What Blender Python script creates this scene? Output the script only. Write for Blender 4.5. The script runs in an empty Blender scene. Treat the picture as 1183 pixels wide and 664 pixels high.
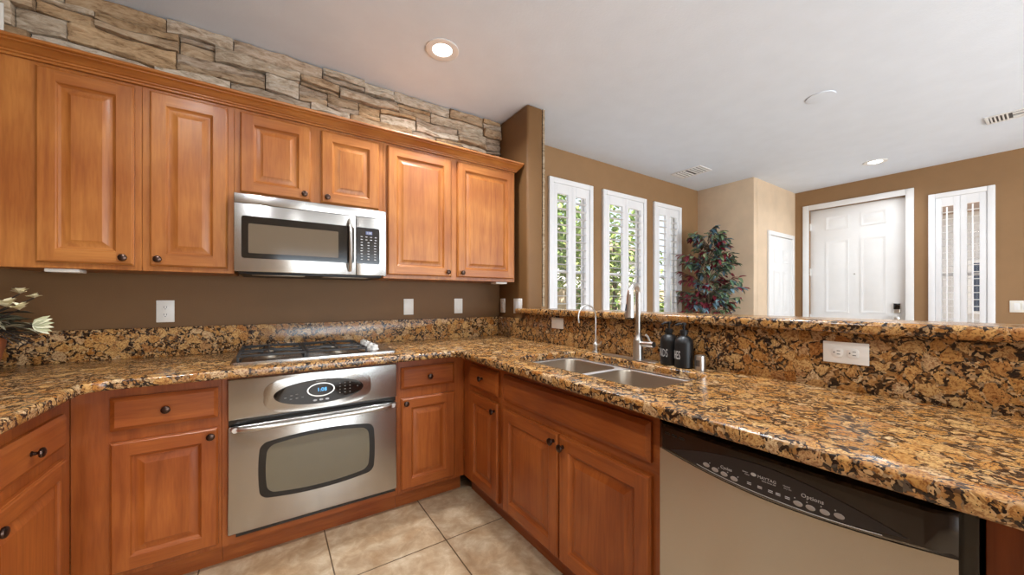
import bpy, bmesh, math, random
from mathutils import Vector, Matrix, noise
SC = bpy.context.scene
COL = SC.collection
R = math.radians
ZC = 2.705                      # ceiling height
# ------------------------------------------------------------------ camera
cd = bpy.data.cameras.new('camera'); cam = bpy.data.objects.new('camera', cd); COL.objects.link(cam)
cd.sensor_width = 36.0; cd.sensor_fit = 'HORIZONTAL'; cd.lens = 36.0 * 419.0 / 1183.0
cd.shift_y = 13.0 / 1183.0; cd.clip_start = 0.02; cd.clip_end = 200
cam.location = (0, 0, 1.212); cam.rotation_euler = (R(90), 0, R(56.27 - 90))
SC.camera = cam
# ------------------------------------------------------------------ world, light, exposure
W = bpy.data.worlds.new('sky'); SC.world = W; W.use_nodes = True
wn = W.node_tree; bg = wn.nodes['Background']
sky = wn.nodes.new('ShaderNodeTexSky'); sky.sky_type = 'HOSEK_WILKIE'
sky.sun_direction = Vector((0.2, -0.5, 0.8)).normalized(); sky.turbidity = 3.0
mxs = wn.nodes.new('ShaderNodeMix'); mxs.data_type = 'RGBA'; mxs.inputs[0].default_value = .5; mxs.inputs[7].default_value = (.62, .66, .70, 1)
wn.links.new(sky.outputs[0], mxs.inputs[6]); wn.links.new(mxs.outputs[2], bg.inputs[0]); bg.inputs[1].default_value = 2.6
SUN_E, FILL_E, CAN_E = 11.0, 130.0, 15.0
SC.view_settings.view_transform = 'Standard'; SC.view_settings.look = 'None'
SC.view_settings.gamma = 1; SC.view_settings.use_curve_mapping = False
SC.view_settings.exposure = 0.35
def light(name, kind, loc, rot, energy, color=(1, 1, 1), **kw):
    l = bpy.data.lights.new(name, kind); l.energy = energy; l.color = color
    for k, v in kw.items(): setattr(l, k, v)
    o = bpy.data.objects.new(name, l); COL.objects.link(o); o.location = loc; o.rotation_euler = rot
    return o
light('sun_light', 'SUN', (0, 0, 8), (R(32), 0, R(20)), SUN_E, (1, .95, .88), angle=R(1))
light('rear_fill_light', 'AREA', (1.9, -3.12, 1.1), (R(118), 0, 0), FILL_E, (.80, .915, 1), shape='RECTANGLE', size=3.6, size_y=2.0)  # added fill lamp behind the camera, tilted up to brighten the ceiling
light('living_fill_light', 'AREA', (4.6, -3.12, 1.3), (R(125), 0, 0), FILL_E * .4, (.82, .92, 1), shape='RECTANGLE', size=1.8, size_y=1.6)  # second added fill lamp, unseen, for the living room side

# ------------------------------------------------------------------ materials
def s2l(c):
    return tuple((x / 12.92 if x <= .04045 else ((x + .055) / 1.055) ** 2.4) for x in [v / 255 for v in c]) + (1,)
def nodes(name):
    m = bpy.data.materials.new(name); m.use_nodes = True
    return m, m.node_tree.nodes, m.node_tree.links, m.node_tree.nodes['Principled BSDF']
def pos(N, L, scale=(1, 1, 1), obj=False):
    mp = N.new('ShaderNodeMapping'); mp.inputs['Scale'].default_value = scale
    if obj: L.new(N.new('ShaderNodeTexCoord').outputs['Object'], mp.inputs[0])
    else: L.new(N.new('ShaderNodeNewGeometry').outputs['Position'], mp.inputs[0])
    return mp.outputs[0]
def ramp(N, L, fac, stops):
    r = N.new('ShaderNodeValToRGB'); e = r.color_ramp.elements
    while len(e) < len(stops): e.new(.5)
    for i, (p, c) in enumerate(stops):
        e[i].position = p; e[i].color = c if len(c) == 4 else s2l(c)
    L.new(fac, r.inputs[0]); return r.outputs[0]
def ntex(N, L, vec, scale, detail=3, rough=.55, dist=0):
    n = N.new('ShaderNodeTexNoise'); n.inputs['Scale'].default_value = scale; n.inputs['Detail'].default_value = detail
    n.inputs['Roughness'].default_value = rough; n.inputs['Distortion'].default_value = dist
    L.new(vec, n.inputs['Vector']); return n.outputs['Fac']
def mixc(N, L, a, b, fac, mode='MIX'):
    m = N.new('ShaderNodeMix'); m.data_type = 'RGBA'; m.blend_type = mode
    for sock, v in ((m.inputs[6], a), (m.inputs[7], b), (m.inputs[0], fac)):
        if hasattr(v, 'links'): L.new(v, sock)
        elif isinstance(v, (int, float)): sock.default_value = v
        else: sock.default_value = v
    return m.outputs[2]
def bump(N, L, bs, h, strength, dist=.002):
    b = N.new('ShaderNodeBump'); b.inputs['Strength'].default_value = strength; b.inputs['Distance'].default_value = dist
    L.new(h, b.inputs['Height']); L.new(b.outputs[0], bs.inputs['Normal'])
def plain(name, c, rough=.5, metal=0, coat=0, vary=.06, bmp=0, bscale=300, spec=.5):
    m, N, L, b = nodes(name); p = pos(N, L)
    f = ntex(N, L, p, 6)
    c0 = s2l(c)
    lo = tuple(x * (1 - vary) for x in c0[:3]) + (1,); hi = tuple(min(1, x * (1 + vary)) for x in c0[:3]) + (1,)
    L.new(ramp(N, L, f, [(.3, lo), (.7, hi)]), b.inputs['Base Color'])
    b.inputs['Roughness'].default_value = rough; b.inputs['Metallic'].default_value = metal
    b.inputs['Coat Weight'].default_value = coat; b.inputs['Specular IOR Level'].default_value = spec
    if bmp: bump(N, L, b, ntex(N, L, p, bscale, 2), bmp)
    return m
def wood(name, axis, tones):
    m, N, L, b = nodes(name)
    sc = [1, 1, 1]; sc[axis] = .085
    p = pos(N, L, sc)
    big = ntex(N, L, p, 7, 3, .5, 1.0); fine = ntex(N, L, p, 130, 2, .5, .2)
    c = ramp(N, L, big, list(zip((.25, .45, .56, .76), tones)))
    c = mixc(N, L, c, ramp(N, L, fine, [(.3, (222, 208, 192)), (.62, (255, 255, 255))]), .55, 'MULTIPLY')
    sc2 = [1, 1, 1]; sc2[axis] = .16
    rg = N.new('ShaderNodeTexWave'); rg.wave_type = 'RINGS'; rg.rings_direction = 'XYZ'[axis]; rg.inputs['Scale'].default_value = 9; rg.inputs['Distortion'].default_value = 9
    rg.inputs['Detail'].default_value = 2; rg.inputs['Detail Scale'].default_value = .7; L.new(pos(N, L, sc2), rg.inputs['Vector'])
    c = mixc(N, L, c, ramp(N, L, rg.outputs['Fac'], [(.0, (214, 196, 176)), (.22, (255, 255, 255))]), .38, 'MULTIPLY')
    blot = ntex(N, L, pos(N, L), 3.1, 2)
    c = mixc(N, L, c, ramp(N, L, blot, [(.35, (225, 208, 195)), (.65, (255, 255, 255))]), 1.0, 'MULTIPLY')
    L.new(c, b.inputs['Base Color']); b.inputs['Roughness'].default_value = .36
    b.inputs['Coat Weight'].default_value = .12; b.inputs['Coat Roughness'].default_value = .2; b.inputs['Specular IOR Level'].default_value = .38
    bump(N, L, b, fine, .08, .001)
    return m
HONEY = [(158, 95, 42), (172, 108, 51), (182, 118, 58), (164, 100, 46)]; SHADED_HONEY = [(144, 74, 28), (160, 86, 35), (170, 94, 40), (150, 79, 31)]  # base cabinets: same wood, the dimmer, redder light painted into its tones
WZ, WX = wood('honey_wood_vertical', 2, HONEY), wood('honey_wood_along_x', 0, HONEY)
BZ, BX, BY = wood('shaded_honey_vertical', 2, SHADED_HONEY), wood('shaded_honey_along_x', 0, SHADED_HONEY), wood('shaded_honey_along_y', 1, SHADED_HONEY)
def granite():
    m, N, L, b = nodes('golden_granite'); p0 = pos(N, L)
    # warp
    nz = N.new('ShaderNodeTexNoise'); nz.inputs['Scale'].default_value = 22; nz.inputs['Detail'].default_value = 4; L.new(p0, nz.inputs['Vector'])
    va = N.new('ShaderNodeVectorMath'); va.operation = 'MULTIPLY_ADD'; va.inputs[1].default_value = (.042, .042, .042)
    L.new(nz.outputs['Color'], va.inputs[0]); L.new(p0, va.inputs[2]); p = va.outputs[0]
    def vor(scale, feature='F1', rnd=1):
        v = N.new('ShaderNodeTexVoronoi'); v.feature = feature; v.inputs['Scale'].default_value = scale
        v.inputs['Randomness'].default_value = rnd; L.new(p, v.inputs['Vector']); return v
    big = vor(26); edge = vor(26, 'DISTANCE_TO_EDGE')
    sm = vor(130); tiny = vor(190)
    sep = N.new('ShaderNodeSeparateColor'); L.new(big.outputs['Color'], sep.inputs[0])
    blob = ramp(N, L, sep.outputs[0], [(0, (166, 118, 62)), (.3, (188, 142, 84)), (.55, (200, 164, 110)), (.78, (160, 106, 50)), (1, (206, 180, 140))])
    tex = ntex(N, L, p, 130, 3, .7)
    blob = mixc(N, L, blob, ramp(N, L, tex, [(.38, (150, 100, 62)), (.56, (255, 250, 240))]), .8, 'MULTIPLY')
    sep2 = N.new('ShaderNodeSeparateColor'); L.new(sm.outputs['Color'], sep2.inputs[0])
    grain = ramp(N, L, sep2.outputs[1], [(0, (34, 24, 18)), (.36, (50, 34, 22)), (.48, (96, 62, 34)), (.64, (150, 106, 58)), (.8, (190, 152, 106)), (1, (70, 60, 52))])
    gn = N.new('ShaderNodeValToRGB'); gn.color_ramp.interpolation = 'CONSTANT'
    # mask: blobs where distance to edge is large, random by cell
    add = N.new('ShaderNodeMath'); add.operation = 'MULTIPLY_ADD'; add.inputs[1].default_value = .34
    L.new(sep.outputs[1], add.inputs[0]); L.new(edge.outputs['Distance'], add.inputs[2])
    e2 = N.new('ShaderNodeMath'); e2.operation = 'MULTIPLY_ADD'; e2.inputs[1].default_value = .55
    L.new(ntex(N, L, p, 85, 4, .65), e2.inputs[0]); L.new(add.outputs[0], e2.inputs[2])
    msk = ramp(N, L, e2.outputs[0], [(.56, (0, 0, 0, 1)), (.60, (1, 1, 1, 1))])
    c = mixc(N, L, grain, blob, msk)
    spk = ramp(N, L, tiny.outputs['Distance'], [(.20, (1, 1, 1, 1)), (.30, (0, 0, 0, 1))])
    sep3 = N.new('ShaderNodeSeparateColor'); L.new(tiny.outputs['Color'], sep3.inputs[0])
    sel = ramp(N, L, sep3.outputs[0], [(.50, (0, 0, 0, 1)), (.54, (1, 1, 1, 1))])
    mm = N.new('ShaderNodeMath'); mm.operation = 'MULTIPLY'; L.new(spk, mm.inputs[0]); L.new(sel, mm.inputs[1])
    c = mixc(N, L, c, s2l((40, 26, 18)), mm.outputs[0])
    L.new(c, b.inputs['Base Color']); b.inputs['Roughness'].default_value = .2
    b.inputs['Specular IOR Level'].default_value = .5
    return m
GR = granite()
def steel(name, tang, c=(192, 189, 184), rough=.27, an=.75):
    m, N, L, b = nodes(name)
    sc = [420, 420, 420]
    if tang is not None: sc[tang] = 3
    f = ntex(N, L, pos(N, L, sc), 1, 2)
    c0 = s2l(c)
    L.new(ramp(N, L, f, [(.2, tuple(x * .93 for x in c0[:3]) + (1,)), (.8, c0)]), b.inputs['Base Color'])
    b.inputs['Metallic'].default_value = 1; b.inputs['Roughness'].default_value = rough
    if tang is not None:
        b.inputs['Anisotropic'].default_value = an
        v = N.new('ShaderNodeCombineXYZ')
        for i in range(3): v.inputs[i].default_value = (0, 0, 1)[i]
        L.new(v.outputs[0], b.inputs['Tangent'])
    return m
STX, STY = steel('brushed_steel_x', 0), steel('brushed_steel_y', 1)
STB = steel('sink_steel', None, (178, 166, 150), .36); RIM = steel('sink_rim_steel', None, (236, 236, 236), .5); CHR = steel('brushed_nickel', None, (214, 211, 206), .32)
BRZ = plain('oiled_bronze', (78, 60, 52), .28, .95)
BLK = plain('black_gloss', (22, 17, 15), .16, 0, .4); BLKM = plain('black_satin', (20, 19, 19), .42)
DWB = plain('dishwasher_black', (28, 20, 17), .22, 0, .3); LENS = plain('panel_charcoal', (36, 32, 34), .3)
IRON = plain('cast_iron', (44, 42, 41), .5, .2, bmp=.2)
def glossglass(name, c, rough=.06):
    m, N, L, b = nodes(name)
    L.new(ramp(N, L, ntex(N, L, pos(N, L), 3), [(.3, tuple(x * .9 for x in s2l(c)[:3]) + (1,)), (.7, s2l(c))]), b.inputs['Base Color'])
    b.inputs['Roughness'].default_value = rough; b.inputs['Specular IOR Level'].default_value = .45
    b.inputs['Coat Weight'].default_value = .15; b.inputs['Coat Roughness'].default_value = .04
    return m
OVG = glossglass('oven_window_glass', (112, 102, 82), .1); OVGD = glossglass('oven_glass_border', (24, 19, 15), .1)
MWG = glossglass('microwave_window_glass', (104, 90, 74), .08); MWGD = glossglass('microwave_glass_border', (26, 21, 17), .1)
def emit(name, c, s):
    m, N, L, b = nodes(name); b.inputs['Base Color'].default_value = s2l(c)
    b.inputs['Emission Color'].default_value = s2l(c); b.inputs['Emission Strength'].default_value = s; return m
LAMP = emit('lamp_lens', (255, 250, 240), 9); BLUE = emit('blue_digits', (90, 170, 225), 1.2)
PAINT = plain('white_trim_paint', (232, 231, 230), .4, vary=.02)
SHUT = plain('white_shutter_paint', (236, 236, 238), .4, vary=.02)
PLATE = plain('white_plastic', (232, 228, 220), .35, vary=.02); SLOT = plain('slot_dark', (50, 44, 40), .6)
KBR = plain('brown_wall_paint', (112, 78, 40), .62, vary=.05, bmp=.25, bscale=160)
LBR = plain('tan_brown_wall_paint', (144, 110, 74), .7, vary=.04, bmp=.25, bscale=160)
BEI = plain('beige_wall_paint', (214, 190, 162), .75, vary=.05, bmp=.2, bscale=160)
CEIL = plain('ceiling_paint', (220, 228, 240), .85, vary=.02, bmp=.5, bscale=90)
GRAYW = plain('light_print', (186, 184, 182), .5)
TERRA = plain('terracotta', (140, 76, 38), .8, bmp=.2)
def floor_mat():
    m, N, L, b = nodes('stone_floor_tile'); p = pos(N, L)
    mp = N.new('ShaderNodeMapping'); mp.inputs['Location'].default_value = (-.237, -.20, 0); L.new(p, mp.inputs[0])
    br = N.new('ShaderNodeTexBrick'); br.offset = 0; br.squash = 1
    br.inputs['Scale'].default_value = 1; br.inputs['Brick Width'].default_value = .5; br.inputs['Row Height'].default_value = .5
    br.inputs['Mortar Size'].default_value = .0032; br.inputs['Mortar Smooth'].default_value = .1
    br.inputs['Color1'].default_value = s2l((200, 178, 146)); br.inputs['Color2'].default_value = s2l((188, 164, 132)); br.inputs['Mortar'].default_value = s2l((92, 70, 46))
    L.new(mp.outputs[0], br.inputs['Vector'])
    f = ntex(N, L, p, 11, 8, .7, .5); f2 = ntex(N, L, p, 3, 4, .6, 2.0)
    c = mixc(N, L, ramp(N, L, f, [(.3, (158, 132, 102)), (.5, (182, 160, 132)), (.66, (204, 186, 160))]), ramp(N, L, f2, [(.35, (226, 200, 168)), (.6, (255, 250, 242))]), .7, 'MULTIPLY')
    c = mixc(N, L, c, br.outputs['Color'], br.outputs['Fac'])
    L.new(c, b.inputs['Base Color']); b.inputs['Roughness'].default_value = .38
    inv = N.new('ShaderNodeMath'); inv.operation = 'SUBTRACT'; inv.inputs[0].default_value = 1; L.new(br.outputs['Fac'], inv.inputs[1])
    bump(N, L, b, inv.outputs[0], .5, .002)
    return m
def attr_mat(name, rough, streak=None, spec=.3):
    m, N, L, b = nodes(name)
    a = N.new('ShaderNodeVertexColor'); a.layer_name = 'tint'
    c = a.outputs['Color']
    if streak:
        s = ntex(N, L, pos(N, L, streak), 14, 6, .7, .8)
        c = mixc(N, L, c, ramp(N, L, s, [(.30, (150, 132, 114)), (.5, (232, 224, 214)), (.66, (255, 255, 255))]), 1.0, 'MULTIPLY')
        bump(N, L, b, ntex(N, L, pos(N, L, streak), 30, 6, .7), .7, .006)
    L.new(c, b.inputs['Base Color']); b.inputs['Roughness'].default_value = rough; b.inputs['Specular IOR Level'].default_value = spec
    return m
STONE = attr_mat('ledge_stone', .85, (1, 1, 3.2)); LEAF = attr_mat('leaf', .5)
def glass_mat():
    m, N, L, b = nodes('window_glass'); N.remove(b)
    t = N.new('ShaderNodeBsdfTransparent'); g = N.new('ShaderNodeBsdfGlossy'); g.inputs['Roughness'].default_value = .02
    mx = N.new('ShaderNodeMixShader'); mx.inputs[0].default_value = .06
    L.new(t.outputs[0], mx.inputs[1]); L.new(g.outputs[0], mx.inputs[2])
    L.new(mx.outputs[0], N['Material Output'].inputs[0]); return m
GLASS = glass_mat()

# ------------------------------------------------------------------ geometry helpers
I4 = Matrix.Identity(4)
def frame(ox, oy, oz, kind):
    """local (u right, w up, n out of the face) -> world"""
    c = {'back': ((1, 0, 0), (0, 0, 1), (0, -1, 0)), 'pen': ((0, -1, 0), (0, 0, 1), (-1, 0, 0)), 'left': ((0, 1, 0), (0, 0, 1), (1, 0, 0)), 'flat': ((1, 0, 0), (0, 1, 0), (0, 0, 1))}[kind]
    m = Matrix.Identity(4)
    for j in range(3):
        for i in range(3): m[i][j] = c[j][i]
    m[0][3], m[1][3], m[2][3] = ox, oy, oz
    return m
class G:
    def __init__(s, T=I4): s.bm = bmesh.new(); s.T = T
    def vs(s, pts): return [s.bm.verts.new(s.T @ Vector(p)) for p in pts]
    def face(s, v, m=0):
        try: f = s.bm.faces.new(v); f.material_index = m; return f
        except ValueError: return None
    def quad(s, pts, m=0): return s.face(s.vs(pts), m)
    def box(s, a0, a1, b0, b1, c0, c1, bev=0, seg=2, m=0):
        t = bmesh.new(); v = [t.verts.new((x, y, z)) for x in (a0, a1) for y in (b0, b1) for z in (c0, c1)]
        for q in ((0, 1, 3, 2), (4, 6, 7, 5), (0, 4, 5, 1), (2, 3, 7, 6), (0, 2, 6, 4), (1, 5, 7, 3)): t.faces.new([v[i] for i in q])
        if bev: bmesh.ops.bevel(t, geom=t.edges[:], offset=bev, segments=seg, affect='EDGES', profile=.5)
        s.merge(t, m)
    def merge(s, t, m=0):
        mp = {}
        for v in t.verts: mp[v] = s.bm.verts.new(s.T @ v.co)
        for f in t.faces: s.face([mp[v] for v in f.verts], m)
        t.free()
    def loft(s, rings, m=0, cap0=True, cap1=True, closed=True):
        R_ = [s.vs(r) for r in rings]
        for a, b in zip(R_, R_[1:]):
            n = len(a)
            for i in range(n if closed else n - 1): s.face([a[i], a[(i + 1) % n], b[(i + 1) % n], b[i]], m)
        if cap0: s.face(R_[0][::-1], m)
        if cap1: s.face(R_[-1], m)
    def lathe(s, c, prof, seg=20, m=0, axis='z', cap=True):
        rings = []
        for r, h in prof:
            ring = []
            for i in range(seg):
                a = 2 * math.pi * i / seg; x, y = r * math.cos(a), r * math.sin(a)
                ring.append({'z': (c[0] + x, c[1] + y, c[2] + h), 'x': (c[0] + h, c[1] + x, c[2] + y), 'y': (c[0] + y, c[1] + h, c[2] + x)}[axis])
            rings.append(ring)
        s.loft(rings, m, cap, cap)
    def tube(s, pts, r, seg=10, m=0):
        pts = [Vector(p) for p in pts]; n = len(pts)
        rr = r if isinstance(r, (list, tuple)) else [r] * n
        rings = []; up = None
        for i, p in enumerate(pts):
            d = (pts[min(i + 1, n - 1)] - pts[max(i - 1, 0)]).normalized()
            if up is None: up = d.orthogonal().normalized()
            up = (up - d * up.dot(d)).normalized(); sd = d.cross(up)
            rings.append([tuple(p + (up * math.cos(2 * math.pi * k / seg) + sd * math.sin(2 * math.pi * k / seg)) * rr[i]) for k in range(seg)])
        s.loft(rings, m)
    def prism(s, pts, n0, n1, m=0, bev=0):
        t = bmesh.new(); v = [t.verts.new((p[0], p[1], n0)) for p in pts]; w = [t.verts.new((p[0], p[1], n1)) for p in pts]
        k = len(pts)
        t.faces.new(v[::-1]); top = t.faces.new(w)
        for i in range(k): t.faces.new([v[i], v[(i + 1) % k], w[(i + 1) % k], w[i]])
        if bev: bmesh.ops.bevel(t, geom=list(top.edges), offset=bev, segments=2, affect='EDGES', profile=.5)
        s.merge(t, m)
    def out(s, name, mats, parent=None, sharp=35, recalc=True):
        bm = s.bm
        if recalc: bmesh.ops.recalc_face_normals(bm, faces=bm.faces[:])
        for f in bm.faces: f.smooth = True
        for e in bm.edges:
            if len(e.link_faces) != 2 or e.calc_face_angle(0) > R(sharp): e.smooth = False
        org = Vector((0, 0, 0)); p = parent
        while p: org += p.location; p = p.parent
        bm.transform(Matrix.Translation(-org))
        me = bpy.data.meshes.new(name); bm.to_mesh(me); bm.free()
        for m in (mats if isinstance(mats, (list, tuple)) else [mats]): me.materials.append(m)
        o = bpy.data.objects.new(name, me); COL.objects.link(o); o.parent = parent
        return o
def thing(name, label, cat, loc=(0, 0, 0), group=None):
    o = bpy.data.objects.new(name, None); COL.objects.link(o); o.location = loc; o.empty_display_size = .05
    return tag(o, label, cat, group)
def tag(o, label=None, cat=None, group=None, kind=None):
    for k, v in (('label', label), ('category', cat), ('group', group), ('kind', kind)):
        if v: o[k] = v
    return o
def copy_thing(root, delta, label):
    r = root.copy(); COL.objects.link(r); r.location = root.location + Vector(delta); r['label'] = label
    for ch in root.children:
        c = ch.copy(); COL.objects.link(c); c.parent = r
        for g in ch.children:
            d = g.copy(); COL.objects.link(d); d.parent = c
    return r
def struct(g, name, mats, parent=None):
    o = g.out(name, mats, parent)
    if not parent: o['kind'] = 'structure'
    return o
def text(s, size, T, mat, parent, name='lettering', depth=.0004, align='CENTER', sx=1, warp=None):
    cu = bpy.data.curves.new(name, 'FONT'); cu.body = s; cu.size = size; cu.align_x = align; cu.extrude = depth; cu.resolution_u = 2
    to = bpy.data.objects.new(name, cu); COL.objects.link(to)
    bpy.context.view_layer.update()
    me = bpy.data.meshes.new_from_object(to); bpy.data.objects.remove(to)
    bm = bmesh.new(); bm.from_mesh(me)
    if warp: bmesh.ops.subdivide_edges(bm, edges=bm.edges[:], cuts=2)
    g = G(); g.bm.free(); g.bm = bm
    for v in bm.verts:
        v.co.x *= sx
        v.co = Vector(warp(v.co)) if warp else T @ v.co
    return g.out(name, mat, parent, recalc=False)
def rrect(u0, u1, w0, w1, r, n=5):
    p = []
    for cx, cy, a0 in ((u1 - r, w0 + r, -90), (u1 - r, w1 - r, 0), (u0 + r, w1 - r, 90), (u0 + r, w0 + r, 180)):
        for i in range(n + 1):
            a = R(a0 + 90 * i / n); p.append((cx + r * math.cos(a), cy + r * math.sin(a)))
    return p

# ------------------------------------------------------------------ the room
g = G(); g.box(-1.4, 7.6, -3.3, 3.05, -.12, 0); struct(g, 'floor', floor_mat())
g = G(); g.box(-1.4, 7.6, -3.3, 3.05, ZC, ZC + .12); struct(g, 'ceiling', CEIL)
g = G(); g.box(-1.4, 1.785, 2.65, 2.9, 0, ZC); struct(g, 'wall_back', KBR)
g = G(); g.box(-1.4, -1.25, -3.3, 2.65, 0, ZC); struct(g, 'wall_left', KBR)
g = G(); g.box(1.635, 1.785, 2.235, 2.65, 0, ZC, bev=.022, seg=4); struct(g, 'wall_stub', KBR)
g = G(); g.box(1.64, 1.78, -.6, 2.235, 0, 1.098); struct(g, 'wall_pony', LBR)
# living room: window wall with three tall openings
WIN = [(2.30, 2.81), (3.055, 3.715), (3.96, 4.45)]; WZ0, WZ1 = .62, 2.36
g = G(); xs = [1.785] + [v for w in WIN for v in w] + [4.93]
for i in range(0, len(xs), 2): g.box(xs[i], xs[i + 1], 2.75, 2.83, 0, ZC)
for a, b in WIN: g.box(a, b, 2.75, 2.83, 0, WZ0); g.box(a, b, 2.75, 2.83, WZ1, ZC)
struct(g, 'wall_window', LBR)
g = G(); g.box(4.93, 5.03, 2.05, 2.9, 0, ZC, bev=.004); g.box(5.03, 6.2, 2.05, 2.15, 0, ZC); struct(g, 'wall_beige', BEI)
DY0, DY1, DZ = .976, 1.887, 2.425
EY0, EY1, EZ0, EZ1 = .385, .75, .62, 2.335
g = G()
g.box(6.2, 6.35, -3.3, EY0, 0, ZC); g.box(6.2, 6.35, EY1, DY0, 0, ZC); g.box(6.2, 6.35, DY1, 2.15, 0, ZC)
g.box(6.2, 6.35, EY0, EY1, 0, EZ0); g.box(6.2, 6.35, EY0, EY1, EZ1, ZC); g.box(6.2, 6.35, DY0, DY1, DZ, ZC)
struct(g, 'wall_entry', LBR)
# wall behind the camera with two made-up openings for rear light
g = G()
for a, b in ((-1.4, .1), (3.7, 3.7 + .05), (5.5, 6.35)): g.box(a, b, -3.3, -3.15, 0, ZC)
g.box(.1, 3.7, -3.3, -3.15, 2.1, ZC); g.box(3.75, 5.5, -3.3, -3.15, 2.1, ZC); g.box(3.75, 5.5, -3.3, -3.15, 0, .5)
struct(g, 'wall_rear', BEI)
# windows: white jambs, glass, sash
def window(n, T, w, z0, z1, depth):
    g = G(T); t = .012
    g.box(0, t, z0, z1, -depth, 0); g.box(w - t, w, z0, z1, -depth, 0); g.box(t, w - t, z1 - t, z1, -depth, 0); g.box(t, w - t, z0, z0 + t, -depth, 0)
    r = struct(g, 'window_%d' % n, PAINT)
    g = G(T); a, b = t + .001, w - t - .001; d0, d1 = -depth + .01, -depth + .035; s = .03; zm = (z0 + z1) / 2
    g.box(a, a + s, z0 + t, z1 - t, d0, d1); g.box(b - s, b, z0 + t, z1 - t, d0, d1)
    for c0 in (z0 + t, z1 - t - s, zm - s / 2): g.box(a + s, b - s, c0, c0 + s, d0, d1)
    struct(g, 'window_sash', PAINT, r)
    g = G(T); g.box(a + s, b - s, z0 + t + s, z1 - t - s, d0 + .01, d0 + .014); struct(g, 'pane', GLASS, r)
def shutter(T, w, z0, z1, pitch, label, rod, blade=.066):
    """frame around the opening + two hinged louvred panels"""
    root = thing('plantation_shutter', label, 'window shutter', T @ Vector((w / 2, z0, 0)), 'white plantation shutters on the tall windows')
    f = .045; g = G(T)
    for a, b, c, d in ((-f, .006, z0 - f, z1 + f), (w - .006, w + f, z0 - f, z1 + f), (.006, w - .006, z1 - .006, z1 + f), (.006, w - .006, z0 - f, z0 + .006)):
        g.box(a, b, c, d, .0005, .032, bev=.004)
    g.out('shutter_frame', SHUT, root)
    for k in (0, 1):
        a = .008 + k * (w - .016) / 2; b = a + (w - .016) / 2 - .002
        st = .052 if w > .42 else .045; top, bot = z1 - .008, z0 + .008; rl = .095
        g = G(T); n0, n1 = -.005, .024
        g.box(a, a + st, bot, top, n0, n1, bev=.002); g.box(b - st, b, bot, top, n0, n1, bev=.002)
        g.box(a + st, b - st, top - rl, top, n0, n1); g.box(a + st, b - st, bot, bot + rl, n0, n1)
        pn = g.out('shutter_panel', SHUT, root)
        g = G(T); z = bot + rl + pitch * .55
        while z < top - rl - pitch * .3:
            el = [(-blade / 2, 0), (-blade * .25, .0035), (0, .0042), (blade * .25, .0035), (blade / 2, 0), (blade * .25, -.0035), (0, -.0042), (-blade * .25, -.0035)]
            ca, sa = math.cos(R(1)), math.sin(R(1))
            rings = [[(u, z + e[1] * ca + e[0] * sa, .01 + e[0] * ca - e[1] * sa) for e in el] for u in (a + st + .001, b - st - .001)]
            g.loft(rings); z += pitch
        g.out('louvers', SHUT, pn)
        if rod:
            g = G(T); g.box((a + b) / 2 - .006, (a + b) / 2 + .006, bot + rl + .03, top - rl - .02, .052, .062, bev=.002); g.out('tilt_rod', SHUT, pn)
lab = ['white louvred shutter on the window nearest the kitchen wall end', 'white louvred shutter on the middle window behind the kitchen faucet', 'narrow white louvred shutter on the window beside the indoor tree']
for i, (a, b) in enumerate(WIN):
    T = frame(a, 2.75, 0, 'back'); window(i + 1, T, b - a, WZ0, WZ1, .08); shutter(T, b - a, WZ0, WZ1, .079, lab[i], False)
T = frame(6.2, EY1, 0, 'pen'); window(4, T, EY1 - EY0, EZ0, EZ1, .15)
shutter(T, EY1 - EY0, EZ0, EZ1, .0735, 'white louvred shutter on the narrow window right of the front door', True, .06)
# doors
def six_panel(g, w, z0, z1, n, rows, st, mull, pw):
    """flat slab face with sunk mouldings around raised panels"""
    g.box(0, w, z0, z1, n - .04, n, bev=.002)
    us = [(st, st + pw), (w - st - pw, w - st)]
    for a, b in us:
        for c, d in rows:
            o = lambda i, h: [(a + i, c + i, n + h), (b - i, c + i, n + h), (b - i, d - i, n + h), (a + i, d - i, n + h)]
            g.loft([o(0, -.001), o(0, .006), o(.010, .007), o(.022, .0008), o(.034, .0008), o(.055, .008)], cap0=False)
T = frame(6.2, DY1, 0, 'pen'); w = DY1 - DY0
g = G(T); six_panel(g, w, .01, DZ - .004, -.045, [(2.135, 2.31), (1.03, 1.985), (.25, .88)], .165, .13, .235)
d1 = struct(g, 'door_1', PAINT)
g = G(T); c = .07
for a, b, lo, hi in ((-c, -.002, 0, DZ + c), (w + .002, w + c, 0, DZ + c), (-.002, w + .002, DZ, DZ + c)): g.box(a, b, lo, hi, .0005, .02, bev=.005)
for a, b, lo, hi in ((-.014, -.002, 0, DZ), (w + .002, w + .014, 0, DZ)): g.box(a, b, lo, hi, -.09, 0)
struct(g, 'door_casing', PAINT, d1)
for z in (2.2, 1.58, .95, .3):
    g = G(T); g.lathe((.004, z - .05, -.038), [(.007, 0), (.007, .1)], 8, axis='y'); g.box(0, .006, z - .05, z + .05, -.045, -.02); g.out('hinge', PAINT, d1)
g = G(T); g.lathe((w / 2, 1.533, -.045), [(.010, 0), (.009, .006), (.004, .007)], 12); g.out('peephole', CHR, d1)
lk = G(T); lk.box(w - .105, w - .04, 1.04, 1.16, -.044, -.018, bev=.012, seg=3); lo = lk.out('keypad_deadbolt', CHR, d1)
g = G(T); g.box(w - .100, w - .045, 1.085, 1.155, -.0185, -.015, bev=.001); g.out('keypad', BLK, lo)
g = G(T); g.lathe((w - .072, .98, -.045), [(.03, 0), (.03, .01), (.012, .014), (.012, .04), (.028, .05), (.03, .07), (.015, .08)], 18); g.out('door_knob', CHR, d1)
T2 = frame(5.35, 2.05, 0, 'back'); w2 = .70
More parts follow.
